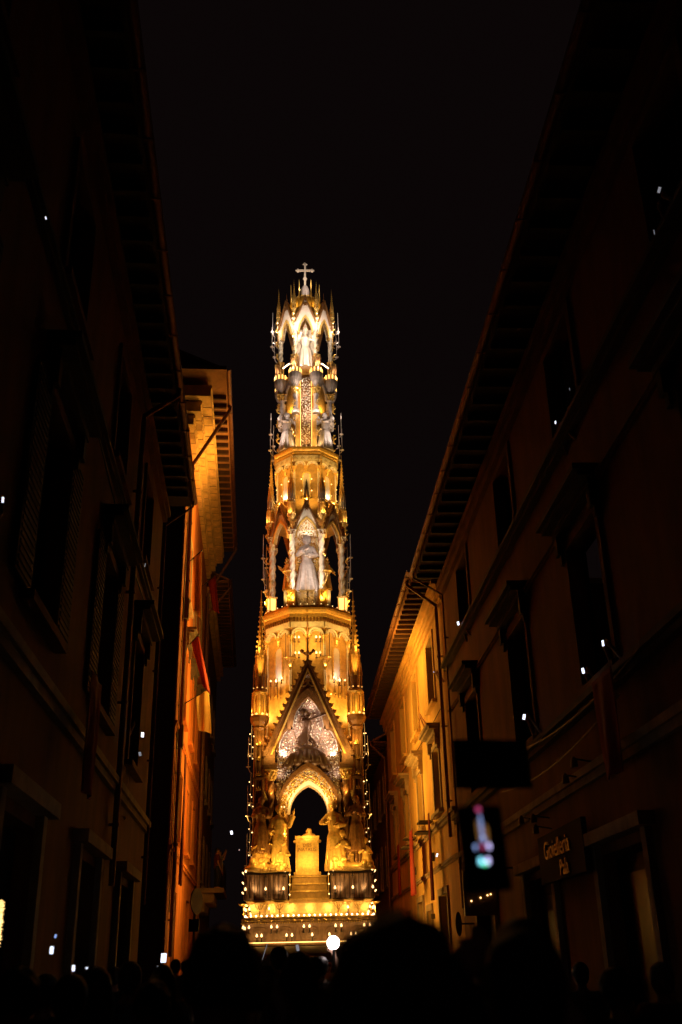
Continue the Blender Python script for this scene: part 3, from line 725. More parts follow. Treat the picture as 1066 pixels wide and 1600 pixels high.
# --- loggias
def loggia(name, a, z0, colz, capz, arz, gapex, colr, mats_col, mats_arch, twn, drop=0.0):
    fl = MB(); fl.lathe([(a-.05,z0-.02),(a-.05,z0+.03)], 8, flat=True)
    d = part(name, fl, M['gold'])
    col = twist(colr, capz-colz, twn).mesh('twisted_column', mats_col, True)
    cap = capital(colr*1.05, .24).mesh('capital', M['cream'])
    pd = MB(); pd.box(-colr*1.5,colr*1.5,-colr*1.5,colr*1.5,z0+.03,colz-.05); pd.box(-colr*1.75,colr*1.75,-colr*1.75,colr*1.75,colz-.05,colz)
    PDM = pd.mesh('column_pedestal', M['gold'])
    fwid = a*math.tan(PI/8)
    ar = MB(); zs = capz+.22; hw = fwid-.02
    ar.band(parch(hw-.16,zs-.25-drop,arz,10), [(-hw,zs-.25-drop*.6)]+gabline(hw,zs-.2,gapex-.15,10)[1:-1]+[(hw,zs-.25-drop*.6)], -a-.06,-a+.08)
    AR = ar.mesh('arched_panel', mats_arch)
    am = MB(); am.band(parch(hw-.16,zs-.25-drop,arz,10), parch(hw-.10,zs-.25-drop,arz+.10,10), -a-.11,-a+.06); AM = am.mesh('arch_moulding', M['gold'])
    gm = MB(); gm.band(gabline(hw-.02,zs-.15,gapex-.12,10), gabline(hw+.06,zs-.15,gapex,10), -a-.16,-a+.06)
    for i in range(8):
        for q in (-1,1):
            t = (i+.5)/8; gm.ball((q*(hw+.09)*(1-t),-a-.06,zs-.1+(gapex+.05-zs)*t), .028, 6, 4)
    for dx, dz in ((0,.05),(.05,0),(0,-.05),(-.05,0)): gm.band([(x_+dx, z_+gapex-.42+dz) for x_, z_ in rarch(.04,0,6)], [(x_+dx, z_+gapex-.42+dz) for x_, z_ in rarch(.06,0,6)], -a-.11, -a-.04)
    gm.lathe([(.03,gapex-.02),(.05,gapex+.05),(.015,gapex+.12),(.008,gapex+.42)], 6, (0,-a-.06))
    GM = gm.mesh('gable', M['bronze'])
    for k in range(8):
        v = oct_v(a, k)
        link('twisted_column', col, d, (v[0],v[1],colz)); link('capital', cap, d, (v[0],v[1],capz)); link('column_pedestal', PDM, d, (v[0],v[1],0), rz=(k+.5)*PI/4)
        if k not in (3,4,5): link('arched_panel', AR, d, rz=k*PI/4); link('arch_moulding', AM, d, rz=k*PI/4)
        link('gable', GM, d, rz=k*PI/4)
    return d
LG = loggia('statue_loggia', 1.33, 13.64, 14.28, 16.45, 17.15, 17.98, .095, M['cream'], M['cream'], 14)
PIN2 = pinnacle(3.0, .15, [M['gold'], M['glow'], M['silver']], 9)
for k in range(8):
    v = oct_v(1.40, k); link('pinnacle', PIN2, LG, (v[0],v[1],17.32))
    t = Vector(v).normalized()
    if v[1] < .7: lamp(LG, (v[0]+t.x*.2, v[1]+t.y*.2, 17.42), WARM, .9, .02)
    if v[1] < 0.7: lamp(LG, (v[0]+t.x*.25, v[1]+t.y*.25, 14.0), GOLD, 2.2, .03)
for k in (6,1,7,0):   # glowing outer pedestals
    v = oct_v(1.33, k)
    if abs(v[0]) > .9: obj('lit_panel', MB().box(v[0]-.15,v[0]+.15,v[1]-.17,v[1]-.165,13.74,14.2), M['glow'], LG)
for q in (-1,1):
    obj('pedestal_block', MB().box(q*.42,q*.86,-1.36,-1.0,13.67,14.28), M['silver'], LG)
core = MB(); core.box(-.44,.44,-.72,-.60,13.67,17.0); obj('core_panel', core, M['cream'], LG)
s = MB(); facets(s, lambda x, z: abs(x) < .44*(1-max(0,(z-16.4)/1.0)), -.45,.45,13.8,17.4,-.73,.07, rnd=random.Random(9)); obj('crystal_mosaic', s, M['goldfacet'], LG, stuff=True)
s = MB(); facets(s, lambda x, z: abs(x) < .40*(1-max(0,(z-16.8)/.95)), -.42,.42,16.75,17.6,-1.30,.06, rnd=random.Random(19)); obj('crystal_mosaic', s, M['goldfacet'], LG, stuff=True)
obj('crystal_back', MB().poly([(-.42,16.75),(.42,16.75),(0,17.75)], -1.29,-1.26), M['cream'], LG)
s = MB(); s.box(-.36,-.03,-1.36,-1.1,13.68,14.26); s.box(.05,.38,-1.36,-1.1,13.68,14.26)
facets(s, lambda x, z: .03 < abs(x) < .38, -.38,.38,13.7,14.24,-1.37,.055, rnd=random.Random(2)); obj('crystal_pedestal', s, M['crystal'], LG, stuff=True)
MONK = statue('statue', 2.25, [M['silver']], [[(-.16,0,1.38),(-.28,-.12,1.14),(-.05,-.28,1.22)], [(.16,0,1.38),(.28,-.12,1.12),(.0,-.28,1.06)]], seed=31, r0=.33, hair=1.2)
link('statue', MONK, LG, (0,-1.15,14.25), label='grey robed saint standing between the front columns')
ANG = statue('statue', 1.7, [M['gold']], [[(-.16,0,1.38),(-.34,-.1,1.2),(-.46,-.2,1.4)], [(.16,0,1.38),(.34,-.1,1.2),(.42,-.2,.98)]], seed=33, wings=True)
for q in (-1,1):
    link('statue', ANG, LG, (q*.74,-.80,14.5), rz=q*R(50), label='gilded winged angel in the side opening', sc=.72)
    link('candle_tray', TRAY, LG, (q*.72,-1.3,14.75), sc=1.0)
for p, c_, W_ in (((0,-2.5,15.2),PALE,8.0),((-.5,-1.75,14.5),PALE,1.3),((.5,-1.75,14.5),PALE,1.3),((-.75,-1.9,16.0),PALE,1.6),((.75,-1.9,16.0),PALE,1.6),((0,-1.0,16.9),PALE,1.2),((-.85,-.5,13.9),GOLD,3),((.85,-.5,13.9),GOLD,3),((-1.0,-1.45,16.3),GOLD,1.5),((1.0,-1.45,16.3),GOLD,1.5),((0,-1.75,16.9),PALE,1.4)): lamp(LG, p, c_, W_)
for q in (-1,1): lamp(LG, (q*2.0,-.8,15.2), AMBER, 24.0*(1.9 if q < 0 else 1), aim=(q,-.16,.22), cone=168, blend=1.0); lamp(LG, (q*1.8,-.6,18.4), AMBER, 20.0*(1.9 if q < 0 else 1), aim=(q,-.16,.22), cone=168, blend=1.0)  # added lamps washing the upper walls and cornices
D3 = drum('upper_drum', 1.14, 17.3, 19.98, 19.52, .8, (18.25,19.1,.13), M['gold'])
for k in (7,0,1,2,6):
    m3 = Matrix.Rotation(k*PI/4,3,'Z')
    for dx in (-.2,.2):
        for z in (18.45,18.95):
            o = link('small_bulb', SBULB, D3); o.location = m3 @ Vector((dx,-1.19,z))
    v = m3 @ Vector((0,-1.50,17.95)); lamp(D3, v, GOLD, 6.5, .02)
    v = m3 @ Vector((0,-1.27,18.3)); lamp(D3, v, PALE, .7, .02)
    v = m3 @ Vector((0,-1.9,19.3)); lamp(D3, v, GOLD, 4.0, .02)
s = MB(); s.lathe([(.05,17.9),(.06,18.5),(.03,18.8),(.01,18.9)], 8, (0,-1.3)); obj('finial', s, M['iron'], D3)
C2 = cornice('upper_cornice', 1.14, 19.98, [(0,0),(.04,.01),(.04,.10),(.08,.12),(.08,.2),(.13,.23),(.16,.3),(.16,.36),(.10,.38),(-.3,.39)], M['gold'])

for cz, ca, cc in ((13.655,1.60,C1),(20.365,1.25,C2)):
    for k in (0,1,7,2,6):
        m3 = Matrix.Rotation(k*PI/4,3,'Z'); n_ = 5
        for i in range(n_):
            x = (i+.5-n_/2)*2*ca*math.tan(PI/8)/n_*.95; o = link('small_bulb', SBULB, cc, m3 @ Vector((x,-ca+.04,cz+.03)), sc=.6)
fl = MB()
for i in range(5):
    a = PI*i/4; fl.tube([(0,0,0),(.05*math.cos(a),-.02,.05*math.sin(a)),(.09*math.cos(a),-.03,.10*math.sin(a)+.02)], [.014,.018,.006], 5)
fl.ball((0,-.02,.0), .022, 6, 4); FLM = fl.mesh('fleuron', M['leaf'])
for tier, a, zs in ((D2,1.52,(10.2,12.9)),(D3,1.2,(17.95,19.8)),(TN,.86,(21.0,23.6)),(LG,1.40,(17.35,))) if False else ((D2,1.50,(10.4,12.86)),(D3,1.2,(18.1,19.82))):
    for k in (0,1,2,6,7):
        m3 = Matrix.Rotation(k*PI/4,3,'Z')
        for z in zs:
            for x in (-.42,-.14,.14,.42):
                if abs(x) < a*.41: link('fleuron', FLM, tier, m3 @ Vector((x,-a,z)), rz=k*PI/4)
for q in (-1,1):
    for i in range(7): link('fleuron', FLM, pm, (q*(.78+.19*i),-2.07,4.50), sc=1.6)
    for z in (5.0,5.5,6.0,6.5,7.0,7.5,8.0,8.5): link('fleuron', FLM, pm, (q*1.66,-2.06,z), sc=1.1)
for i in range(22): link('fleuron', FLM, base, (-2.0+i*.19,-2.14,2.98), sc=.8)
# --- angel tier
TN = part('angel_tier', MB().lathe([(.78,20.36),(.78,23.9)], 8, flat=True), M['ochre'])
s = MB(); s.box(-.21,.21,-1.04,-.79,20.37,23.75); SP = obj('crystal_pillar', s, M['bronze'], TN)
s = MB(); facets(s, lambda x, z: abs(x) < .19, -.2,.2,20.4,23.7,-1.05,.085, rnd=random.Random(12)); obj('crystal_mosaic', s, M['crystal'], TN, stuff=True)
for q in (-1,1):
    obj('gold_edge', MB().box(q*.215,q*.235,-1.07,-.8,20.37,23.8), M['glow'], TN)
    obj('pilaster', MB().box(q*.25,q*.42,-1.0,-.78,20.37,21.95), M['ochre'], TN)
gcol = MB(); gcol.lathe([(.09,20.37),(.09,20.5),(.065,20.55),(.065,22.75)], 10); GC = gcol.mesh('grey_column', M['silver'])
dcol = MB(); dcol.lathe([(.17,22.0),(.19,22.1),(.13,22.2),(.10,22.25),(.10,22.85),(.12,22.9)], 10); DCM = dcol.mesh('collared_column', M['silver'])
CAP3 = capital(.11,.3).mesh('capital', M['leaf'])
crb = MB(); crb.lathe([(.07,23.1),(.12,23.3),(.2,23.45),(.26,23.62),(.28,23.78),(.28,23.84)], 12)
CRB = crb.mesh('corbel_bowl', M['silver'])
ggl = MB()
for i in range(10): 
    a = 2*PI*i/10; ggl.lathe([(.03,23.85),(.035,24.02),(.015,24.08)], 5, (.24*math.cos(a), .24*math.sin(a)))
GGL = ggl.mesh('lamp_ring', M['glow'])
for k in range(8):
    v = oct_v(.98, k)
    link('grey_column', GC, TN, (v[0]*.92,v[1]*.92,0)); link('collared_column', DCM, TN, (v[0],v[1],0)); link('capital', CAP3, TN, (v[0],v[1],22.88))
    v2 = oct_v(1.04, k); link('corbel_bowl', CRB, TN, (v2[0],v2[1],0)); link('lamp_ring', GGL, TN, (v2[0],v2[1],0))
    t = Vector(v2).normalized()
    if v2[1] < .7: lamp(TN, (v2[0]+t.x*.33,v2[1]+t.y*.33,24.0), PALE, .6, .02); lamp(TN, (v2[0]+t.x*.2,v2[1]+t.y*.2,20.6), WARM, .9, .02); lamp(TN, (v2[0]+t.x*.4,v2[1]+t.y*.4,22.0), PALE, 1.5, .02)
an = MB(); an.band(parch(.22,22.9,23.55,8), gabline(.42,22.9,23.9,8), -.99,-.9)
AN = an.mesh('arched_panel', M['silver'])
nb = MB(); nb.poly([(-.24,21.2),(.24,21.2),(.24,22.9),(0,23.5),(-.24,22.9)], -.80,-.775); NB = nb.mesh('gold_niche', M['gold'])
for k in range(1,8): link('arched_panel', AN, TN, rz=k*PI/4); link('gold_niche', NB, TN, rz=k*PI/4)
ANG2 = statue('statue', 1.75, [M['silver']], [[(-.16,0,1.38),(-.26,-.2,1.2),(-.05,-.3,1.3)], [(.16,0,1.38),(.26,-.2,1.2),(.05,-.3,1.3)]], seed=41, wings=True, r0=.36)
for k in (1,7,3,5):
    m3 = Matrix.Rotation(k*PI/4,3,'Z'); p = m3 @ Vector((0,-1.08,20.38))
    link('statue', ANG2, TN, p, rz=k*PI/4, label='silver grey angel standing on the upper cornice')
    lamp(TN, m3 @ Vector((0,-1.75,21.0)), PALE, 3.2, .02)
for p, c_, W_ in (((0,-1.5,20.9),WARM,1.8),((.1,-1.6,22.0),PALE,2.6),((-.1,-1.6,23.0),PALE,2.6)): lamp(TN, p, c_, W_, .02)
for k in (1,7,2,6): lamp(TN, Matrix.Rotation(k*PI/4,3,'Z') @ Vector((0,-.95,22.4)), GOLD, 1.5, .02)

# --- top loggia
TL = loggia('top_loggia', 1.06, 23.86, 24.75, 26.30, 26.62, 27.66, .075, M['cream'], M['niche'], 12, drop=.45)
clus = MB()
for i in range(8):
    a = 2*PI*i/8; clus.lathe([(.02,23.86),(.02,24.5),(.03,24.52),(.004,24.72)], 5, (.17*math.cos(a), .17*math.sin(a)))
clus.lathe([(.12,23.86),(.10,24.3),(.13,24.4),(.10,24.74)], 8)
CLM = clus.mesh('colonnette_cluster', M['bronze'])
PIN3 = pinnacle(1.55, .085, [M['leaf'], M['glow'], M['gold']], 7)
for k in range(8):
    v = oct_v(1.06, k); link('colonnette_cluster', CLM, TL, (v[0]*1.03,v[1]*1.03,0)); link('pinnacle', PIN3, TL, (v[0]*1.08,v[1]*1.08,27.0))
    t = Vector(v).normalized()
    if v[1] < .6:
        lamp(TL, (v[0]+t.x*.28,v[1]+t.y*.28,24.3), PALE, 1.5, .02); lamp(TL, (v[0]+t.x*.45,v[1]+t.y*.45,26.3), PALE, 2.2, .02)
        link('bulb', BULB, TL, (v[0]*1.12,v[1]*1.12,26.75), sc=.9)
arcs = MB()
for q in (-1,1):
    arcs.tube([(q*.45,-1.15,24.3),(q*.70,-.9,24.42),(q*.95,-.75,24.3)], .03, 6)
obj('white_arm', arcs, M['wbulb'], TL)
s = MB(); s.band(parch(.30,24.2,26.3,10), parch(.44,24.2,26.7,10), -.62,-.5); s.box(-.45,.45,-.5,-.42,24.0,26.4); obj('throne_back', s, M['cream'], TL)
TOPS = statue('statue', 1.9, [M['crystal']], [[(-.16,0,1.38),(-.3,-.12,1.2),(-.2,-.3,1.35)], [(.16,0,1.38),(.32,-.12,1.2),(.36,-.2,1.6)]], seed=51, r0=.34, crown=1)
link('statue', TOPS, TL, (0,-.78,24.25), label='pale mitred saint standing in the topmost arch')
for p, c_, W_ in (((0,-1.6,24.6),PALE,4.5),((-.3,-1.5,25.6),PALE,2.0),((.6,-.4,24.2),PALE,2.0),((-.6,-.4,24.2),PALE,2.0),((0,-2.0,26.3),PALE,7.0),((-1.3,-1.5,26.2),PALE,5.0),((1.3,-1.5,26.2),PALE,5.0),((0,-1.7,25.4),PALE,3.0)): lamp(TL, p, c_, W_, .02)
# --- crown
DM = part('crown_dome', MB().lathe([(.95,27.0),(.80,27.5),(.74,27.75),(.62,28.05),(.35,28.35),(.16,28.5)], 16), M['gold'])
for i in range(16):
    a = 2*PI*i/16; s = MB(); s.tube([(.81*math.cos(a),.81*math.sin(a),27.5),(.66*math.cos(a),.66*math.sin(a),28.02),(.38*math.cos(a),.38*math.sin(a),28.36)], .02, 5); obj('rib', s, M['leaf'], DM)
for k in range(8):
    v = oct_v(.62, k); s = MB(); s.lathe([(.03,27.9),(.04,28.2),(.015,28.35),(.025,28.5),(.006,28.95)], 6, v); obj('crown_spike', s, M['leaf'], DM)
obj('orb', MB().lathe([(.17,28.45),(.19,28.52),(.19,28.75),(.17,28.9),(.12,29.02),(.05,29.1)], 14), M['silver'], DM, smooth=True)
cx = MB(); cx.box(-.042,.042,-.04,.04,29.08,30.22); cx.box(-.28,.28,-.035,.035,29.885,29.965)
for (x, z) in ((-.32,29.925),(.32,29.925),(0,30.27)):
    cx.ball((x,0,z), .075, 8, 6, (1,.6,1))
    for dx, dz in ((-.06,0),(.06,0),(0,.06),(0,-.06)): cx.ball((x+dx,0,z+dz), .05, 6, 5, (1,.6,1))
cx.lathe([(.06,29.4),(.10,29.47),(.06,29.54)], 8); obj('cross', cx, M['niche'], DM)
for a in range(5): lamp(DM, (1.0*math.cos(-PI/2+(a-2)*.6), 1.0*math.sin(-PI/2+(a-2)*.6), 27.55), GOLD, 1.2, .02)
lamp(DM, (.2,-1.0,28.7), PALE, 6.0, .02); lamp(DM, (-.3,-.8,29.4), PALE, 1.5, .02)
# --- outer rods with saucers on the upper tiers
for (tier, zz, x, y) in ((TL,25.6,1.42,-.4),(TL,26.35,1.40,-.4),(TN,20.6,1.45,-.45),(TN,21.3,1.43,-.5),(LG,15.0,1.66,-.6),(LG,15.9,1.68,-.5),(LG,14.5,1.6,-.6),(D2,10.6,1.75,-.7),(D3,17.6,1.5,-.5)):
    for q in (-1,1):
        link('candle_rod', ROD, tier, (q*x,y,zz), rz=0 if q < 0 else PI); link('candle_rod', ROD, tier, (q*x*.95,-y,zz), rz=0 if q < 0 else PI)
orn = MB()
for i in range(7):
    a = i*.9; orn.ball((.05*math.cos(a),.05*math.sin(a),.035*i), .025, 5, 4); orn.tube([(0,0,.035*i),(.09*math.cos(a),.09*math.sin(a),.035*i+.05)], .01, 4)
ORN = orn.mesh('gilt_sprig', M['leaf'])
for tier, zs, a in ((TL,(24.4,24.9,25.5,26.2,26.6),1.06),(TN,(20.9,21.6,22.3,23.0),1.02),(LG,(13.9,14.3,15.6,16.6,17.0),1.36)):
    for k in (0,7,1,6,2,5):
        v = oct_v(a*1.12, k)
        for z in zs: link('gilt_sprig', ORN, tier, (v[0],v[1],z), rz=k)

# ------------------------------------------------------------------ BUILDINGS
class Fac:
    """street facade: u runs away from the camera, n out over the street, z up"""
    def __init__(s, name, label, side, a, b, Y0, L):
        s.s = 1 if side > 0 else -1; s.L = L
        x0 = a+b*Y0; ang = math.atan2(1, b) if side > 0 else math.atan2(-1, -b)
        s.root = thing(name, label, 'building', (x0, Y0, 0), ang)
    def box(s, mb, u0, u1, n0, n1, z0, z1): return mb.box(s.s*u0, s.s*u1, n0, n1, z0, z1)
    def p(s, u, n, z): return (s.s*u, n, z)
    def wall(s, m, H, holes, depth=.3, back=7.0):
        us = sorted({0, s.L} | {h[0] for h in holes} | {h[1] for h in holes}); zs = sorted({0, H} | {h[2] for h in holes} | {h[3] for h in holes})
        mb = MB()
        for i in range(len(us)-1):
            for j in range(len(zs)-1):
                cu, cz = (us[i]+us[i+1])/2, (zs[j]+zs[j+1])/2
                if any(h[0] < cu < h[1] and h[2] < cz < h[3] for h in holes): continue
                mb.add([s.p(us[i],0,zs[j]), s.p(us[i+1],0,zs[j]), s.p(us[i+1],0,zs[j+1]), s.p(us[i],0,zs[j+1])], [(0,1,2,3)])
        for (a, b, c, d) in [h[:4] for h in holes]:
            q = [(a,c),(b,c),(b,d),(a,d)]
            for k in range(4):
                (u1, z1), (u2, z2) = q[k], q[(k+1)%4]
                mb.add([s.p(u1,0,z1), s.p(u2,0,z2), s.p(u2,-depth,z2), s.p(u1,-depth,z1)], [(0,1,2,3)])
        mb.add([s.p(0,0,0), s.p(0,0,H), s.p(0,-back,H), s.p(0,-back,0)], [(0,1,2,3)])
        mb.add([s.p(s.L,0,0), s.p(s.L,0,H), s.p(s.L,-back,H), s.p(s.L,-back,0)], [(0,1,2,3)])
        mb.add([s.p(0,-back,0), s.p(s.L,-back,0), s.p(s.L,-back,H), s.p(0,-back,H)], [(0,1,2,3)])
        return obj('wall', mb, m, s.root)
    def window(s, a, b, c, d, shut=None, frame_m=None, surround=None, hood=None, sill=True, open_=False, glass='glass'):
        f = MB(); t = .06; nn = -.22
        s.box(f, a, a+t, nn-.06, nn, c, d); s.box(f, b-t, b, nn-.06, nn, c, d); s.box(f, a+t, b-t, nn-.06, nn, d-t, d); s.box(f, a+t, b-t, nn-.06, nn, c, c+t)
        if not open_:
            m_ = (a+b)/2; s.box(f, m_-.035, m_+.035, nn-.05, nn, c+t, d-t)
            h_ = c+(d-c)*.62; s.box(f, a+t, m_-.035, nn-.05, nn-.002, h_-.02, h_+.02); s.box(f, m_+.035, b-t, nn-.05, nn-.002, h_-.02, h_+.02)
        w_ = obj('window', f, M['shutter'], s.root)
        if not open_: obj('pane', s.box(MB(), a+t, b-t, nn-.035, nn-.025, c+t, d-t), M[glass], w_)
        else: obj('room_shade_sheet', s.box(MB(), a+t, b-t, -.75, -.73, c, d), M['dark'], w_)  # dark sheet in place of the unlit room behind
        if shut:
            for (h0, dr) in ((a, -1), (b, 1)):
                sh = MB(); wd = (b-a)/2
                if shut == 'flat': u1, u2 = (h0-wd, h0-.01) if dr < 0 else (h0+.01, h0+wd)
                else: u1, u2 = h0, h0+.05*dr
                if shut == 'flat':
                    s.box(sh, u1, u2, .02, .06, c+.02, d-.02)
                    k = int((d-c)/.09)
                    for i in range(k): s.box(sh, u1+.06, u2-.06, .06, .075, c+.06+i*.09, c+.10+i*.09)
                else:
                    s.box(sh, u1, u2, -.2, wd-.2, c+.02, d-.02)
                obj('shutter', sh, M['shutter'], w_)
        if surround:
            g = MB(); t2 = .16
            s.box(g, a-t2, a, 0, .05, c-.02, d+t2); s.box(g, b, b+t2, 0, .05, c-.02, d+t2); s.box(g, a, b, 0, .05, d, d+t2); obj('surround', g, surround, w_)
        if sill:
            g = MB(); s.box(g, a-.25, b+.25, 0, .16, c-.14, c-.02); obj('sill', g, surround or M['sill'], w_)
        if hood:
            g = MB(); z = d+.30; s.box(g, a-.3, b+.3, 0, .18, z, z+.12); s.box(g, a-.36, b+.36, 0, .34, z+.12, z+.20); s.box(g, a-.42, b+.42, 0, .42, z+.20, z+.30)
            obj('hood', g, hood, w_)
            for u in (a-.18, b+.18):
                g = MB(); s.box(g, u-.08, u+.08, 0, .16, z-.34, z); s.box(g, u-.06, u+.06, 0, .10, z-.5, z-.34); obj('bracket', g, hood, w_)
        return w_
    def belt(s, z, h, n, m, u0=0, u1=None, name='string_course'):
        g = MB(); s.box(g, u0, u1 or s.L, 0, n*.6, z, z+h*.5); s.box(g, u0, u1 or s.L, 0, n, z+h*.5, z+h); return obj(name, g, m, s.root)
    def eaves(s, H, ov, m_raf, m_board, step=.62, u0=0, u1=None, rh=.15, side0=False, gut=True):
        u1 = u1 or s.L
        rf = MB(); e0 = u0-(ov if side0 else .05)
        zt = H+rh+.005
        # sloping roof slab
        top = 2.4
        rf.add([s.p(e0,ov,zt), s.p(u1,ov,zt), s.p(u1,-4,zt+top), s.p(e0,-4,zt+top), s.p(e0,ov,zt+.1), s.p(u1,ov,zt+.1), s.p(u1,-4,zt+top+.1), s.p(e0,-4,zt+top+.1)],
               [(0,1,2,3),(4,5,6,7),(0,1,5,4),(1,2,6,5),(2,3,7,6),(3,0,4,7)])
        s.roof = obj('roof', rf, M['tile'], s.root)
        bd = MB(); s.box(bd, e0, u1, -.2, ov-.01, zt-.03, zt-.004); obj('soffit_board', bd, m_board, s.root)
        r_ = MB(); s.box(r_, -.05, .05, -.1, ov-.05, 0, rh-.035); RM = r_.mesh('rafter', m_raf)
        n = int((u1-u0)/step)
        for i in range(n): link('rafter', RM, s.root, s.p(u0+(i+.5)*step, 0, H))
        if gut:
            g = MB(); r = .085
            pts = [(e0-.0, u1)]
            vs = []; k = 8
            for u in (e0, u1):
                for i in range(k+1):
                    a = PI+PI*i/k; vs.append(s.p(u, ov+.07+r*math.cos(a), zt+.09+r*math.sin(a)))
                for i in range(k, -1, -1):
                    a = PI+PI*i/k; vs.append(s.p(u, ov+.07+(r-.012)*math.cos(a), zt+.09+(r-.012)*math.sin(a)))
            n2 = 2*(k+1); g.add(vs, [(i, (i+1)%n2, n2+(i+1)%n2, n2+i) for i in range(n2)]+[tuple(range(n2)), tuple(range(2*n2-1, n2-1, -1))])
            s.gutter = obj('gutter', g, M['copper'], s.root)
            h_ = MB(); s.box(h_, -.02, .02, ov-.03, ov+.17, zt-.005, zt+.012); HM = h_.mesh('gutter_hanger', M['copper'])
            for i in range(int((u1-u0)/1.3)): link('gutter_hanger', HM, s.gutter, s.p(u0+.4+i*1.3, 0, 0))
    def pipe(s, u, ov, zt, elbow_z, z0=0.3, n=.12, r=.055):
        g = MB(); g.tube([s.p(u,ov+.07,zt), s.p(u,ov+.07,zt-.15), s.p(u,n,elbow_z), s.p(u,n,elbow_z-.15), s.p(u,n,z0)], r, 9)
        z = z0+1
        while z < elbow_z:
            g.lathe([(r*1.35,z),(r*1.35,z+.05)], 9, (s.s*u, n)); s.box(g, u-.02, u+.02, 0, n-r, z, z+.05); z += 2.2
        return obj('downpipe', g, M['copper'], s.root)

RA, RB, LA, LB = 4.75, -.017, -2.6, -.052
# --- right, lit yellow house (Y 29.4 .. 49.5)
f = Fac('yellow_house', 'yellow plaster house lit by the tower, with red drapes under its windows', 1, RA, RB, 29.45, 20.2)
up = [(u, u+1.5, 9.55, 11.75) for u in (2.75, 7.3, 11.9, 16.4)]
mid = [(u, u+1.45, 6.1, 8.1) for u in (2.75, 7.3, 11.9, 16.4)]
gr = [(2.6,4.4,0,3.6),(6.4,7.6,0,3.3),(8.6,10.2,0,3.7),(12.6,14.2,0,3.4),(16.8,18.4,0,3.5)]
f.wall(M['p_yellow'], 12.75, up+mid+gr)
for i, h in enumerate(up): f.window(*h, surround=M['p_yellow'], sill=True, open_=(i < 3))
for i, h in enumerate(mid): f.window(*h, surround=M['stone'], hood=M['stone'], sill=True, open_=(i < 3))
for i, h in enumerate(gr):
    d = MB(); f.box(d, h[0]+.06, h[1]-.06, -.26, -.2, 0, h[3]-.06); dd = obj('shop_door', d, M['shutter'], f.root)
    g = MB(); f.box(g, h[0]-.15, h[0], 0, .07, 0, h[3]+.2); f.box(g, h[1], h[1]+.15, 0, .07, 0, h[3]+.2); f.box(g, h[0], h[1], 0, .07, h[3], h[3]+.2); obj('door_surround', g, M['stone'], dd)
    for q in range(4):
        g = MB(); uu0 = h[0]+.15+q%2*(h[1]-h[0])*.5; f.box(g, uu0, uu0+(h[1]-h[0])*.5-.25, -.2, -.185, .3+(q//2)*1.5, 1.6+(q//2)*1.4); obj('door_panel', g, M['shutter'], dd)
f.belt(5.55,.22,.14,M['stone']); f.belt(4.35,.14,.1,M['stone'])
f.belt(12.05,.35,.16,M['p_yellow'], name='cornice'); f.belt(12.42,.3,.34,M['p_yellow'], name='cornice')
f.eaves(12.76, .95, M['timber'], M['board'], .55)
f.pipe(.75, .95, 12.95, 12.1, 5.0)
for (u, z, s_) in ((5.3,4.75,.2),(10.6,4.75,.2),(6.0,3.0,.12)):
    g = MB(); f.box(g, u-s_/2, u+s_/2, 0, .12, z, z+s_*1.3); obj('junction_box', g, M['sill'], f.root)
for (u, z, n_) in ((5.2,5.95,.5),(5.2,5.62,.6),(9.9,5.95,.5),(9.9,5.62,.6)):
    g = MB(); f.box(g, u-.4, u+.4, .05, n_, z, z+.05); obj('window_shelf', g, M['sill'], f.root)
YH = f
# --- right, near ochre palace (Y -4 .. 29.4)
f = Fac('ochre_palace', 'dark ochre palace wall on the near right with string courses and hooded windows', 1, RA, RB, 2.0, 27.42)
cs = [23.75, 18.0, 12.85, 7.5, 2.6]
up = [(c-.8, c+.8, 9.98, 11.85) for c in cs]; mid = [(c-.85, c+.85, 5.6, 8.05) for c in cs]
gr = [(c-1.1, c+1.1, 0, 3.1) for c in cs]
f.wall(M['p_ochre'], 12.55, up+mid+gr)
for i, h in enumerate(up): f.window(*h, surround=M['p_brown'], open_=(i in (0,1,2)), glass='glass', sill=False)
for i, h in enumerate(mid): f.window(*h, surround=M['p_brown'], hood=M['sill'], open_=(i in (1,2)), shut=None)
for h in gr:
    d = MB(); f.box(d, h[0]+.06, h[1]-.06, -.28, -.2, 0, h[3]-.06); dd = obj('shopfront', d, M['plastic'], f.root)
    obj('shop_glass', f.box(MB(), h[0]+.2, h[1]-.2, -.195, -.19, .5, h[3]-.3), M['glass'], dd)
    g = MB(); f.box(g, h[0]-.2, h[0], 0, .1, 0, h[3]+.15); f.box(g, h[1], h[1]+.2, 0, .1, 0, h[3]+.15); f.box(g, h[0]-.35, h[1]+.35, 0, .22, h[3]+.15, h[3]+.33); obj('shop_surround', g, M['stone'], dd)
f.belt(9.72,.18,.22,M['sill']); f.belt(8.42,.10,.08,M['p_brown']); f.belt(5.25,.2,.2,M['sill']); f.belt(4.2,.25,.12,M['stone'])
f.belt(12.1,.4,.2,M['p_ochre'], name='cornice')
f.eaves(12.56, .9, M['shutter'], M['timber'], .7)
f.pipe(26.9, .9, 12.7, 12.0, 3.0, n=.10, r=.03)
OP = f
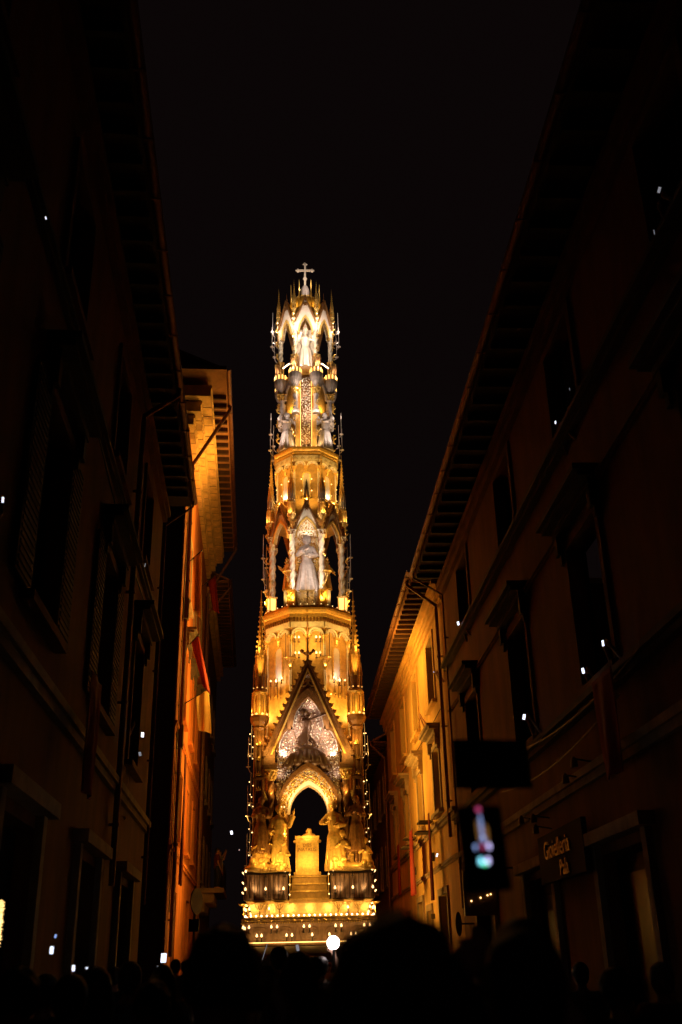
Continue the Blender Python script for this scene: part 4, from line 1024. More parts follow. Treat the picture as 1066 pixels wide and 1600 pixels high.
# --- right, farther houses
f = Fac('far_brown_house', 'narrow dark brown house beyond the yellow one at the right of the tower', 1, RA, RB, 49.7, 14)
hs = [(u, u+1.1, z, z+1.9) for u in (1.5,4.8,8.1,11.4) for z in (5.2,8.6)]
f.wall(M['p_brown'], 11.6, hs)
for h in hs: f.window(*h, surround=M['stone'])
f.eaves(11.6, .7, M['timber'], M['board'], .8); f.pipe(.35,.7,11.8,11.0)
f = Fac('far_ochre_house', 'farthest dim ochre house at the end of the street behind the tower', 1, RA-.5, RB, 64.5, 16)
hs = [(u, u+1.1, z, z+1.8) for u in (2,6,10) for z in (5,8.2)]
f.wall(M['p_ochre'], 11, hs)
for h in hs: f.window(*h, surround=M['stone'])
f.eaves(11, .7, M['timber'], M['board'], .8)
# --- left, near brown palace (Y 2 .. 24.7)
f = Fac('brown_palace', 'unlit brown palace on the near left with deep eaves and tall hooded windows', -1, LA, LB, 2.0, 22.75)
cs = [19.2, 14.4, 9.4, 4.3]
up = [(c-.75, c+.75, 9.9, 12.0) for c in cs]; mid = [(c-.8, c+.8, 5.5, 8.15) for c in cs]; gr = [(c-1, c+1, 0, 3.2) for c in cs]
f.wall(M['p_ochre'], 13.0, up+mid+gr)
for i, h in enumerate(up): f.window(*h, surround=M['p_ochre'], open_=(i < 2), sill=True)
for i, h in enumerate(mid): f.window(*h, surround=M['p_ochre'], hood=M['sill'], shut=None if i == 0 else 'flat', open_=(i == 0))
for h in gr:
    d = MB(); f.box(d, h[0]+.06, h[1]-.06, -.28, -.2, 0, h[3]-.06); dd = obj('shopfront', d, M['plastic'], f.root)
    g = MB(); f.box(g, h[0]-.2, h[0], 0, .1, 0, h[3]+.15); f.box(g, h[1], h[1]+.2, 0, .1, 0, h[3]+.15); f.box(g, h[0]-.35, h[1]+.35, 0, .22, h[3]+.15, h[3]+.33); obj('shop_surround', g, M['stone'], dd)
f.belt(9.5,.15,.12,M['sill']); f.belt(4.6,.25,.14,M['stone']); f.belt(12.65,.3,.2,M['p_ochre'], name='cornice')
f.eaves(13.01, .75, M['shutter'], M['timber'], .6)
f.pipe(16.6, .75, 13.1, 12.4, 3.0); f.pipe(22.35, .75, 13.1, 12.4, 3.0, r=.03)
BP = f
# --- left, orange palace (Y 31.7 .. 47.3)
f = Fac('orange_palace', 'tall orange palace left of the tower with a stone block cornice and wide timber eaves', -1, LA, LB, 31.7, 15.6)
cs = [3.6, 7.6, 11.6]
rows = [(13.9,16.4), (9.6,12.2), (5.6,7.8)]
hs = [(c-.65, c+.65, a, b) for c in cs for a, b in rows]; gr = [(2.6,4.4,0,4.0),(9.6,11.8,0,4.1)]
f.wall(M['p_orange'], 20.9, hs+gr)
for i, h in enumerate(hs): f.window(*h, surround=M['p_orange'] if i % 3 else M['stone'], open_=(i % 2 == 0), sill=True, hood=M['sill'] if h[2] == 9.6 else None)
for h in gr:
    d = MB(); f.box(d, h[0]+.06, h[1]-.06, -.28, -.2, 0, h[3]-.06); dd = obj('street_door', d, M['shutter'], f.root)
    for q in range(4):
        g = MB(); uu0 = h[0]+.15+q%2*(h[1]-h[0])*.5; f.box(g, uu0, uu0+(h[1]-h[0])*.5-.25, -.2, -.185, .3+(q//2)*1.7, 1.8+(q//2)*1.7); obj('door_panel', g, M['shutter'], dd)
f.belt(8.7,.18,.1,M['p_orange']); f.belt(4.9,.2,.12,M['p_orange'])
# quoins up the near corner
for i in range(44):
    z = .2+i*.46
    if z > 19.2: break
    g = MB(); L_ = .62 if i % 2 else .42; f.box(g, -.03, L_, 0, .035, z, z+.43); obj('quoin', g, M['p_orange'], f.root)
# block cornice: three stepped courses of separate stones
for row, (z0, z1, n_) in enumerate(((19.55,19.95,.18),(19.96,20.38,.42),(20.39,20.85,.78))):
    g = MB(); f.box(g, -n_+.04, 15.6, -.1, n_-.03, z0+.01, z1-.01); crn = obj('cornice_bed', g, M['joint'], f.root)
    u = -n_; k = 0; rnd = random.Random(row+60)
    while u < 15.5:
        L_ = rnd.uniform(.62,.85); e = min(u+L_-.055, 15.6); g = MB(); dz = rnd.uniform(-.006,.006)
        f.box(g, u, e, -.02, n_+rnd.uniform(-.006,.012), z0+dz, z1-.012)
        f.box(g, u, e, n_, n_+.05, z1-.14, z1-.012)
        obj('cornice_stone', g, M['cstone'], crn); u += L_
    # return along the near side wall
    v = 0.0
    while v < 6.5:
        g = MB(); f.box(g, -n_, -n_+.3, -v-.75+.02, -v-.02, z0, z1-.012); obj('cornice_stone', g, M['cstone'], crn); v += .75
f.eaves(20.9, 1.35, M['timber'], M['board'], .62, side0=True, rh=.2)
g = MB(); f.box(g, -1.35, -.0, -7, -.2, 21.08, 21.10); obj('soffit_board', g, M['board'], f.root)
for i in range(11):
    g = MB(); f.box(g, -1.3, .1, -.6-i*.6, -.5-i*.6, 20.92, 21.07); obj('rafter', g, M['timber'], f.root)
g = MB(); f.box(g, -1.5, -1.36, -7, 1.35, 21.06, 21.22); obj('side_gutter', g, M['copper'], f.root)
f.pipe(1.15, 1.35, 21.1, 18.6, 2.0, r=.07); f.pipe(15.2, 1.35, 21.1, 18.6, 2.0, r=.07)
for (u, z) in ((1.15,12.6),(1.15,8.2)):
    g = MB(); f.box(g, u-.18, u+.12, 0, .22, z, z+.75); obj('cable_box', g, M['sill'], f.root)
g = MB(); f.box(g, -.02, -.012, -6.9, -.03, 0, 19.3); obj('alley_shade_sheet', g, M['shutter'], f.root)  # added dark sheet that paints the alley side as unlit
OR = f
# --- left far houses
f = Fac('far_left_palace', 'shadowy palace past the orange one with a balcony over the street', -1, LA, LB, 47.5, 16)
hs = [(u, u+1.2, z, z+2.2) for u in (1.6,5.4,9.2,13) for z in (5.4,9.4,13.6)]
f.wall(M['p_brown'], 19.4, hs)
for h in hs: f.window(*h, surround=M['stone'])
f.belt(18.6,.6,.4,M['cstone'], name='cornice'); f.eaves(19.4, 1.1, M['timber'], M['board'], .6); f.pipe(.5,1.1,19.5,18)
g = MB(); f.box(g, .2, 5.2, 0, 1.25, 4.75, 4.95); bal = obj('balcony', g, M['stone'], f.root)
for i in range(5): 
    g = MB(); u = .5+i*1.1; f.box(g, u-.1, u+.1, 0, .8, 4.35, 4.75); f.box(g, u-.1, u+.1, 0, .4, 4.0, 4.35); obj('bracket', g, M['stone'], bal)
for i in range(34):
    u = .25+i*.147; g = MB(); g.tube([f.p(u,1.2,4.95), f.p(u,1.2,5.9)], .014, 5); obj('baluster', g, M['iron'], bal)
g = MB(); f.box(g, .2, 5.2, 1.17, 1.23, 5.9, 5.95); obj('rail', g, M['iron'], bal)
FL = f
f = Fac('side_street_house', 'black unlit house across the side street between the two left palaces', -1, -11.5, 0, 25.0, 16)
f.wall(M['p_brown'], 10.5, [(4,5.2,5,7),(9,10.2,5,7)], back=5)
for h in ((4,5.2,5,7),(9,10.2,5,7)): f.window(*h)
f.eaves(10.5, .6, M['timber'], M['board'], .8)
# ground
g = MB(); g.box(-600,600,-300,1500,-.3,0); gd = obj('ground', g, M['ground']); gd['kind'] = 'structure'
g = MB(); g.box(-2.4,3.2,1.5,80,0.004,.008); gd = obj('road', g, M['ground']); gd['kind'] = 'structure'

# ------------------------------------------------------------------ flags and drapes
def cloth(pts_top, drop, width_dir, m, name, label, seed=0, gather=.3, thick=.012, tip=None, cat='flag', group=None, n=10, mrows=16):
    """banner hanging from p0..p1 (top edge), length drop; gathers into folds"""
    rnd = random.Random(seed); p0, p1 = Vector(pts_top[0]), Vector(pts_top[1]); vs = []; fs = []
    nd = Vector((0,0,1)).cross((p1-p0)).normalized() if abs((p1-p0).x)+abs((p1-p0).y) > .01 else Vector((1,0,0))
    ph = rnd.uniform(0,6)
    for j in range(mrows+1):
        t = j/mrows
        for i in range(n+1):
            s_ = i/n; p = p0.lerp(p1, s_)
            dz = -drop*t*(1 - (tip or 0)*(1-s_))
            wv = gather*.12*math.sin(s_*9+ph+t*1.5)*(.3+t); p = p+Vector((0,0,dz))+nd*wv+Vector(width_dir)*t
            vs.append(p)
    k = len(vs); vs += [v+nd*thick for v in vs]
    for j in range(mrows):
        for i in range(n):
            a = j*(n+1)+i; fs.append((a,a+1,a+n+2,a+n+1)); fs.append((k+a,k+a+n+1,k+a+n+2,k+a+1))
    edge = [i for i in range(n+1)]+[j*(n+1)+n for j in range(1,mrows+1)]+[mrows*(n+1)+i for i in range(n-1,-1,-1)]+[j*(n+1) for j in range(mrows-1,0,-1)]
    for a, b in zip(edge, edge[1:]+edge[:1]): fs.append((a,b,k+b,k+a))
    mb = MB(); mb.add(vs, fs); o = obj(name, mb, m, smooth=True); tag(o, label, cat, group); return o
def LW(Y, n, z): return (LA+LB*Y+n, Y, z)
def RW(Y, n, z): return (RA+RB*Y-n, Y, z)
def pennant(Y, z, n0, n1, drop, m, label, seed, wd=(0,0,0)):
    """flag on a slanting pole fixed to the left orange palace"""
    a = Vector(LW(Y,.0,z-.5)); b = Vector(LW(Y-.1,n1,z))
    t = thing('pole_flag', label, 'flag', a, 0, 'flags hung on the orange palace')
    mb = MB(); mb.tube([(0,0,0), b-a], .02, 6); mb.ball(b-a, .04); obj('pole', mb, M['iron'], t)
    c = cloth([Vector(b)-a-(b-a)*.55, Vector(b)-a], drop, wd, m, 'flag_cloth', 'x', seed, gather=.45, tip=.25); c.parent = t
    del c['label']; del c['category']
    return t
pennant(43.6, 18.3, .2, .6, 1.9, M['red'], 'highest red flag on the left orange palace, small and narrow', 3, (.25,0,0))
pennant(35.0, 12.7, .2, .45, 2.2, M['red'], 'large red flag slanting across the middle of the orange palace wall', 5, (.5,0,0))
pennant(35.8, 10.9, .2, .85, 1.6, M['yellow'], 'cream yellow flag hanging below the large red flag on the orange palace', 6, (.15,0,0))
pennant(33.3, 15.3, .1, .55, 2.6, M['yellow'], 'narrow pale yellow banner high up beside the orange palace downpipe', 8, (.1,0,0))
cloth([LW(32.2,.35,7.9), LW(32.9,.35,7.9)], 3.9, (0,0,0), M['red'], 'red_banner', 'long red banner with dark hem hanging at the foot of the orange palace', 9, cat='banner')
cloth([RW(37.9,.45,6.05), RW(36.8,.45,6.05)], 2.2, (0,0,0), M['red'], 'red_drape', 'dark red drape under the second middle window of the yellow house', 12, cat='drape', group='red drapes on the yellow house')
cloth([RW(33.3,.35,6.05), RW(32.8,.35,6.05)], 2.6, (0,0,0), M['red'], 'red_drape', 'narrow bright red drape below the nearest middle window of the yellow house', 13, cat='drape', group='red drapes on the yellow house')
cloth([RW(42.6,.45,6.05), RW(41.6,.45,6.05)], 1.9, (0,0,0), M['red'], 'red_drape', 'faint red drape under the third middle window of the yellow house', 14, cat='drape', group='red drapes on the yellow house')
cloth([RW(14.2,.35,5.35), RW(13.3,.35,5.35)], 1.4, (0,0,0), M['red'], 'red_drape', 'unlit red drape on the near right ochre palace below a window', 15, cat='drape')
cloth([LW(14.2,.35,5.4), LW(13.4,.35,5.4)], 1.6, (0,0,0), M['red'], 'red_drape', 'unlit red drape on the brown palace at the left', 16, cat='drape')

# ------------------------------------------------------------------ street objects
t = thing('road_sign', 'round sign and square plate seen from behind on a thin pole by the orange palace', 'road sign', (-3.15, 29.5, 0))
obj('pole', MB().lathe([(.03,0),(.03,3.75)], 8), M['sill'], t)
s = MB(); s.lathe([(.34,-.015),(.34,.015)], 24); s.xf(Matrix.Rotation(R(68),4,'Z') @ Matrix.Translation((0,-.05,3.35)) @ Matrix.Rotation(PI/2,4,'X')); obj('disc', s, M['iron'], t)
obj('plate', MB().box(-.14,.14,-.06,-.035,2.58,2.9), M['iron'], t)
# jeweller's sign
def facing(pt, yawdeg): pass
sg = thing('shop_sign', 'gold script letters of a jeweller on the dark shop wall at the right', 'sign', RW(17.6,.25,3.15), math.atan2(1,RB))
bd = MB(); bd.box(-1.55,1.45,-.10,-.02,-.25,.55); obj('sign_board', bd, M['dark'], sg)
for body, z, x in (('Gioielleria', .13, -.05), ('Pala', -.20, .35)):
    me = text_mesh(body, .42 if z > 0 else .36, .012); me.materials.clear(); me.materials.append(M['brass'])
    o = link('lettering', me, sg, (-x,0.0,z)); o.rotation_euler = (PI/2,0,PI)
lt = thing('oval_mirror', 'small oval golden street mirror glinting at the foot of the yellow house', 'mirror', (3.75, 27.0, 2.55))
s = MB(); s.lathe([(.16,-.02),(.18,0),(.16,.02)], 20); s.xf(Matrix.Diagonal((.5,1,1.6,1)) @ Matrix.Rotation(PI/2,4,'X')); s.xf(Matrix.Rotation(R(-30),4,'Z')); obj('reflector', s, M['brass'], lt)
obj('bracket', MB().box(0,.4,-.015,.015,-.02,.02), M['iron'], lt)
hs_ = thing('hanging_sign', 'small amber lit plate hanging out over the shops at the right', 'sign', RW(22.5,.75,3.0))
s = MB(); s.box(-.35,.35,-.03,.03,-.45,.45); obj('plate', s, M['brass'], hs_)
s = MB(); s.box(-.30,.9,-.02,.02,.47,.51); obj('bracket', s, M['iron'], hs_)
for x in (-.2,0,.15,.22): link('small_bulb', SBULB, hs_, (x,-.06,-.1+x*.3), sc=.8)
def cable(name, label, a, b, sag, r=.012, m='copper'):
    a, b = Vector(a), Vector(b); pts = []
    for i in range(17):
        t_ = i/16; pts.append(a.lerp(b, t_)+Vector((0,0,-sag*4*t_*(1-t_))))
    o = obj(name, MB().tube(pts, r, 5), M[m]); tag(o, label, 'cable')
cable('cable', 'lower slack cable looping along the dark right shop wall', RW(22,.2,5.0), RW(13.5,.2,5.0), .25)
cable('cable', 'upper slack cable swinging just below the right string course', RW(20,.2,5.5), RW(12.5,.2,5.35), .2)
tagc = [('left', LW), ('right', RW)]
cable('cable', 'thin black cable sagging along the left brown palace under its upper windows', LW(23.5,.12,9.2), LW(12,.12,9.3), .35, .014, 'iron')
cable('cable', 'thin black cable climbing the near corner of the orange palace', LW(31.9,.1,3.2), LW(32.0,.1,18.6), .0, .018, 'iron')
cable('cable', 'thin black wire running below the upper windows of the yellow house', RW(30.0,.1,8.9), RW(46,.1,9.2), .2, .014, 'iron')
lf = MB()
for i, (Y, z) in enumerate(((19.9,4.15),(18.9,4.05),(18.8,3.85),(24.0,4.3),(25.0,4.0),(16.4,4.35),(15.8,4.5))):
    t = thing('shop_spotlight', ['brass wall spotlight nearest the jeweller letters','second brass spotlight left of the jeweller letters','low brass spotlight under two others by the jeweller','brass spotlight by the dark tablet, upper one','brass spotlight by the dark tablet, lower one','brass wall spotlight above the jeweller letters','highest brass spotlight right of the jeweller letters'][i], 'spotlight', RW(Y,.3,z), 0, 'brass spotlights on the right shop wall')
    obj('arm', MB().tube([(.3,0,0),(0,0,.05)], .012, 5), M['iron'], t); obj('head', MB().lathe([(.02,.08),(.05,.03),(.06,-.08)], 10), M['brass'], t)

# ------------------------------------------------------------------ people
def hand(mb, wr, d, up_, s=1.0):
    """palm, four bent fingers and a thumb leaving the side of the palm"""
    wr = Vector(wr); d = Vector(d).normalized(); side = d.cross(Vector(up_)).normalized(); nrm = side.cross(d)
    mb.ball(wr+d*.045*s, .042*s, 8, 6, (1,1,1)); mb.tube([wr, wr+d*.085*s], [.026*s,.036*s], 8)
    for i, L_ in enumerate((.068,.078,.073,.058)):
        b = wr+d*.085*s+side*(i-1.5)*.022*s; k = b+d*L_*.5*s; e = k+(d*.7+nrm*.7).normalized()*L_*.5*s
        mb.tube([b,k,e], [.0115*s,.0105*s,.009*s], 6); mb.ball(e, .009*s, 5, 4)
    b = wr+d*.03*s-side*.032*s; mb.tube([b, b+(d*.5-side*.8).normalized()*.035*s, b+(d*.9-side*.5).normalized()*.065*s], [.014*s,.012*s,.010*s], 6)
def person_meshes(tagname, larm, rarm, hair='short', voxel=.016, cuff=True):
    """arms: (elbow, wrist) relative positions; figure faces +Y, stands at the origin, 1.74 m"""
    b = MB()
    limb(b, [(0,0,.98),(0,.0,1.15),(0,.0,1.32),(0,-.01,1.42)], [.13,.12,.135,.10], 12)
    for q in (-1,1):
        limb(b, [(q*.07,0,1.40),(q*.17,-.01,1.41)], [.07,.062])
        limb(b, [(q*.09,0,.95),(q*.10,.01,.52),(q*.11,-.02,.10)], [.095,.06,.042], 10)
        limb(b, [(q*.11,-.04,.05),(q*.12,.14,.035)], [.042,.032])
    limb(b, [(0,-.01,1.44),(0,.01,1.55)], [.058,.052])
    b.ball((0,.015,1.635), .105, 14, 10, (.80,.95,1.16)); b.ball((0,.11,1.61), .02, 6, 5, (1,1,1.5)); b.ball((0,.075,1.56), .04, 8, 6)
    for q in (-1,1): b.ball((q*.084,.01,1.62), .024, 6, 5, (.5,1,1.4))
    for q, (el, wr) in ((-1, larm), (1, rarm)):
        sh = (q*.18,-.01,1.41); limb(b, [sh, el, wr], [.052,.04,.028])
        d = Vector(wr)-Vector(el); hand(b, wr, d, (0,-1,.2))
    body = fuse('body', b, voxel, [M['skin']], 2)
    c = MB(); limb(c, [(0,0,.92),(0,0,1.1),(0,0,1.30),(0,-.005,1.40)], [.16,.145,.16,.115], 14)
    for q, (el, wr) in ((-1, larm), (1, rarm)):
        sh = Vector((q*.175,-.01,1.405)); e = Vector(el); m_ = sh.lerp(e, .8)
        limb(c, [(q*.06,0,1.39), sh], [.085,.078]); c.tube([sh, m_], [.078,.064], 10)
    shirt = fuse('shirt', c, voxel*1.2, [M['black']], 2)
    c = MB(); limb(c, [(0,0,.97),(0,0,.9)], [.155,.15], 12)
    for q in (-1,1): limb(c, [(q*.085,0,.92),(q*.10,.01,.52),(q*.11,-.02,.12)], [.115,.085,.065], 10)
    tr = fuse('trousers', c, voxel*1.4, [M['navy']], 2)
    h = MB(); rnd = random.Random(len(tagname))
    if hair == 'short':
        h.ball((0,-.005,1.665), .112, 14, 10, (.86,.98,.95)); h.ball((0,-.05,1.62), .085, 12, 8, (.95,.7,1.0))
    elif hair == 'long':
        h.ball((0,-.005,1.665), .122, 14, 10, (.90,1.0,1.0))
        for i in range(16):
            x = (i-7.5)*.0135; h.tube([(x*.8,-.07+abs(x)*.3,1.68),(x*1.1,-.12+abs(x)*.5,1.56),(x*1.25+rnd.uniform(-.01,.01),-.135+abs(x)*.4,1.38+rnd.uniform(-.03,.03))], [.035,.035,.018], 6)
    else:
        for i in range(60):
            a = rnd.uniform(0,2*PI); e = rnd.uniform(-.5,1.5); x, y, z = math.cos(a)*math.cos(e), math.sin(a)*math.cos(e), math.sin(e)
            if y > .55 and z < .4: continue
            h.ball((x*.085,y*.095-.01,1.66+z*.10), rnd.uniform(.028,.045), 7, 5)
    hm = fuse('hair', h, .013, [M['hairb']], 2)
    return dict(body=body, shirt=shirt, trousers=tr, hair=hm)
rest_l, rest_r = ((-.26,-.04,1.12),(-.25,.08,.88)), ((.26,-.04,1.12),(.25,.08,.88))
up_l, up_r = ((-.28,.16,1.30),(-.12,.30,1.62)), ((.28,.16,1.30),(.12,.30,1.62))
high_r = ((.26,.14,1.52),(.16,.22,1.80))
PM = {'stand': person_meshes('stand', rest_l, rest_r), 'long': person_meshes('longhair', rest_l, rest_r, 'long'),
      'curly': person_meshes('curlyhead', rest_l, rest_r, 'curly'), 'phone': person_meshes('phone', up_l, up_r),
      'reach': person_meshes('reach', rest_l, high_r)}
variants = {}
def coloured(me, m):
    k = (me.name, m.name)
    if k not in variants:
        c = me.copy(); c.materials.clear(); c.materials.append(m); variants[k] = c
    return variants[k]
def person(kind, loc, label, rz=0.0, k=1.0, shirt='black', trousers='navy', hair='hairb', group=None, extras=None):
    t = thing('person', label, 'person', loc, rz, group); t.scale = (k,k,k)
    pm_ = PM[kind]
    link('body', pm_['body'], t); link('shirt', coloured(pm_['shirt'], M[shirt]), t)
    link('trousers', coloured(pm_['trousers'], M[trousers]), t); link('hair', coloured(pm_['hair'], M[hair]), t)
    return t
def phone(loc, rx, rz, label, scr='scr', size=(.075,.155), group='phones held up by the crowd'):
    t = thing('phone', label, 'phone', loc, 0, group); t.rotation_euler = (rx,random.uniform(-.35,.35),rz)
    w_, h_ = size[0]*.8, size[1]*.85
    obj('case', MB().box(-w_/2,w_/2,-.004,.005,-h_/2,h_/2), M['plastic'], t)
    obj('screen', MB().box(-w_/2+.004,w_/2-.004,-.006,-.0042,-h_/2+.006,h_/2-.006), M[scr], t)
    return t
def onpix(px, py, Y):
    d = fw + rr*((px-533)/1556) - uu*((py-800)/1556); return Vector((0,0,1.65)) + d*(Y/d.y)
# foreground heads (out of focus)
person('curly', (.12,1.50,-.115), 'big dark bushy head blocking the bottom centre right, nearest to the camera', k=1.02, shirt='black')
person('curly', (-.24,3.0,-.035), 'dark rounded head low at centre left in front of the tower foot', k=1.0, shirt='black', rz=.2)
# white-edged person in the middle
cp_ = person('long', (-.08,7.6,0), 'person with long hair and a pale scarf edge standing low in the centre', k=.98, shirt='grey')
sc_ = MB(); sc_.tube([(-.14,-.02,1.60),(-.15,-.07,1.50),(-.10,-.10,1.40),(-.14,-.12,1.30)], [.03,.045,.05,.04], 8); o = obj('scarf', sc_, M['white'], cp_, smooth=True)
# strap over a dark shoulder
a_, b_, c_ = onpix(409,1518,2.6), onpix(436,1552,2.6), onpix(467,1600,2.6)
s = MB(); s.tube([a_+Vector((-.02,0,.05)), a_, b_+Vector((.003,0,.002)), c_, c_+Vector((.03,0,-.08))], .0055, 8); o = obj('camera_strap', s, M['tan'], smooth=True); tag(o, 'thin tan strap curving diagonally beside the dark rounded head', 'strap')
# persons holding tablet and phone on the right
person('phone', (.62,3.15,0), 'dark figure on the right holding a wide tablet above the crowd', k=1.0, shirt='black')
t = thing('tablet', 'blurred black tablet held sideways high on the right, its screen unlit', 'tablet', (.545,3.0,2.19)); t.rotation_euler = (R(-14),R(1),R(0))
obj('case', MB().box(-.113,.113,-.004,.006,-.076,.076), M['plastic'], t); obj('screen', MB().box(-.105,.105,-.0055,-.0042,-.068,.068), M['black'], t)
person('phone', (.48,2.45,-.05), 'dark figure at the right raising a phone that films the tower', k=1.0, shirt='black')
ph = thing('phone', 'large blurred phone on the right whose screen shows the tower in blue and pink', 'phone', (.368,2.2,1.875)); ph.rotation_euler = (R(-12),R(-1),0)
obj('case', MB().box(-.048,.048,-.004,.006,-.092,.085), M['plastic'], ph)
scn = obj('screen', MB().box(-.042,.042,-.0055,-.0042,-.086,.08), M['plastic'], ph)
def pip(name, x, z, rx_, rz_, m):
    x, rx_ = x*.8, rx_*.72
    b = MB(); b.lathe([(1,-.0004),(1,.0004)], 14); b.xf(Matrix.Translation((x,-.0062,z)) @ Matrix.Diagonal((rx_,1,rz_,1)) @ Matrix.Rotation(PI/2,4,'X')); obj(name, b, M[m], ph)
pip('screen_image', -.002,.076,.0075,.006,'pink')
pip('screen_image', .000,.040,.005,.027,'sky_'); pip('screen_image', .001,.012,.0075,.008,'sky_')
pip('screen_image', -.010,.030,.004,.024,'tan_'); pip('screen_image', .012,.024,.006,.020,'tan_')
pip('screen_button', .014,-.003,.0058,.007,'lilac'); pip('screen_button', -.003,-.004,.005,.006,'pink'); pip('screen_button', -.022,-.004,.004,.006,'scrb')
pip('screen_button', -.012,-.0335,.0075,.008,'cyan'); pip('screen_button', .006,-.0335,.0075,.008,'lilac'); pip('screen_button', -.003,-.0395,.010,.0045,'green')
# crowd in the street
crowd = [
 ('stand',205,1494,8.5,'blue','hairg','grey haired man in a pale blue shirt, lower left'),
 ('stand',436,1482,12,'black','hairb','dark figure with fist raised right before the tower base'),
 ('long',462,1497,14,'maroon','hairb','long haired person in maroon under the small lit phone'),
 ('stand',490,1499,11,'black','hairb','dark figure just right of the pale scarf person'),
 ('long',150,1508,6.5,'black','hairb','long haired person in black below the twin bright phones'),
 ('stand',75,1512,7.5,'navy','hairb','navy shirted person beneath the phone with blue tint, far left'),
 ('curly',30,1530,5.0,'black','hairb','curly haired person in black at the lower left corner'),
 ('stand',112,1520,5.5,'navy','hairb','navy shirted person between the twin phones and left corner'),
 ('long',255,1508,10,'grey','hairb','long haired person in grey under the bright phone near the left wall'),
 ('stand',275,1500,20,'blue','hairb','small person in pale blue by the road sign'),
 ('stand',290,1498,24,'black','hairg','small grey haired person at the foot of the orange palace'),
 ('curly',240,1530,6.0,'maroon','hairb','curly haired person in maroon low at the left of centre'),
 ('stand',780,1500,9,'black','hairb','dark figure to the right of the phone filming the tower'),
 ('long',840,1505,7,'navy','hairb','long haired person in navy before the dark shops'),
 ('stand',905,1500,11,'grey','hairb','grey shirted person by the dark shops at the right'),
 ('curly',960,1515,6.5,'black','hairb','curly haired person in black near the right edge'),
 ('stand',1030,1500,8,'maroon','hairg','grey haired person in maroon in the lower right corner'),
 ('reach',745,1495,13,'black','hairb','person with one arm up behind the large blurred phone'),
 ('reach',330,1500,16,'navy','hairb','person with one arm up beside the dark rounded head'),
 ('stand',412,1502,19,'white','hairb','person in white behind the dark rounded head'),
 ('stand',380,1500,17,'black','hairb','dark figure behind the dark rounded head, near the tower corner'),
 ('long',560,1500,18,'grey','hairb','long haired person hidden behind the big bushy head, left part'),
 ('stand',610,1500,16,'navy','hairb','navy figure hidden behind the middle of the big bushy head'),
 ('stand',660,1500,21,'black','hairg','grey haired figure hidden behind the right of the big bushy head'),
 ('long',700,1502,12,'blue','hairb','long haired person in pale blue right of the big bushy head'),
 ('stand',180,1505,14,'black','hairb','dark figure farther off at the left wall'),
 ('stand',310,1506,22,'grey','hairb','small grey shirted figure right of the road sign'),
]
for (kind, px, py, Y, sh, hr, lab) in crowd:
    top = onpix(px, py, Y); k = top.z/1.77
    k = max(.86, min(1.12, k))*random.uniform(.975,1.02)
    person(kind, (top.x, Y, 0), lab, rz=random.uniform(-.15,.15), k=k, shirt=sh, hair=hr, group='onlookers in the street')
pr = person('stand', (-.45,13.0,0), 'person in a white cap looking sideways left of the raised fist', k=1.0, shirt='white')
s = MB(); s.lathe([(.115,1.67),(.11,1.72),(.06,1.775),(.01,1.785)], 14); s.box(-.07,.07,.08,.19,1.68,1.695); obj('cap', s, M['white'], pr)
# bearers in white with red head cloths beneath the beams
bl = ['first','second','third','fourth','fifth','sixth','seventh','eighth','ninth']
for i in range(9):
    x = -2.25+i*.56; p = person('stand', (x, TY-2.85-.12*(i%2), 0), bl[i]+' bearer from the left, in white with a red head cloth, under the beams', rz=PI, k=.99, shirt='white', trousers='white', group='bearers in white under the tower')
    s = MB(); s.lathe([(.108,1.66),(.118,1.70),(.10,1.755),(.03,1.78)], 12); s.tube([(-.09,-.08,1.68),(-.12,-.12,1.6),(-.1,-.13,1.5)], [.03,.03,.015], 6); obj('head_cloth', s, M['red'], p)
    s = MB(); s.lathe([(.172,1.0),(.176,1.06),(.170,1.12)], 16); obj('sash', s, M['red'], p)
# round video light
vl = thing('video_light', 'blazing round white light held up by someone before the tower base', 'light', onpix(521,1473,14))
s = MB(); s.ball((0,0,0), .08, 14, 10, (1,.5,1.05)); obj('lens', s, M['flash'], vl, smooth=True)
obj('grip', MB().lathe([(.015,-.35),(.015,-.07)], 8), M['plastic'], vl)
lamp(vl, (0,-.12,0), (1,.85,.82), .3, .05)
person('reach', (vl.location.x-.16, 13.9, 0), 'dark figure whose raised hand holds the blazing round light', k=1.0, group='onlookers in the street')
# lit phones in the street crowd
for (px, py, Y, scr, lab, sz) in (
 (81,1485,7.2,'scr','bright phone with blue edge, lower of two far left in the street',(.035,.065)),
 (87,1463,10,'scrb','small bluish phone above another at the far left',(.03,.05)),
 (115,1513,7.5,'scr','left one of the twin bright phones side by side',(.03,.055)),
 (136,1516,7.5,'scr','right one of the twin bright phones, with amber edge',(.03,.055)),
 (170,1527,7.0,'scrd','dim tilted phone right of the twin phones',(.035,.03)),
 (256,1497,12,'scr','white glowing phone near the left wall by the road sign',(.08,.12)),
 (263,1523,12,'scrb','tiny blue phone under the white glowing phone',(.03,.04)),
 (246,1512,12,'scrd','dim small phone left of the tiny blue phone',(.03,.06)),
 (465,1481,13.5,'scrd','grey lit phone held up before the tower base',(.055,.10)),
 (414,1487,18,'scrd','thin pale phone seen edge on left of the raised fist',(.02,.32))):
    p = onpix(px, py, Y); phone(p, R(-10), random.uniform(-.2,.2), lab, scr, sz)
ap = bpy.data.objects
s = MB(); s.box(.018,.026,-.0075,-.0062,-.03,.03)
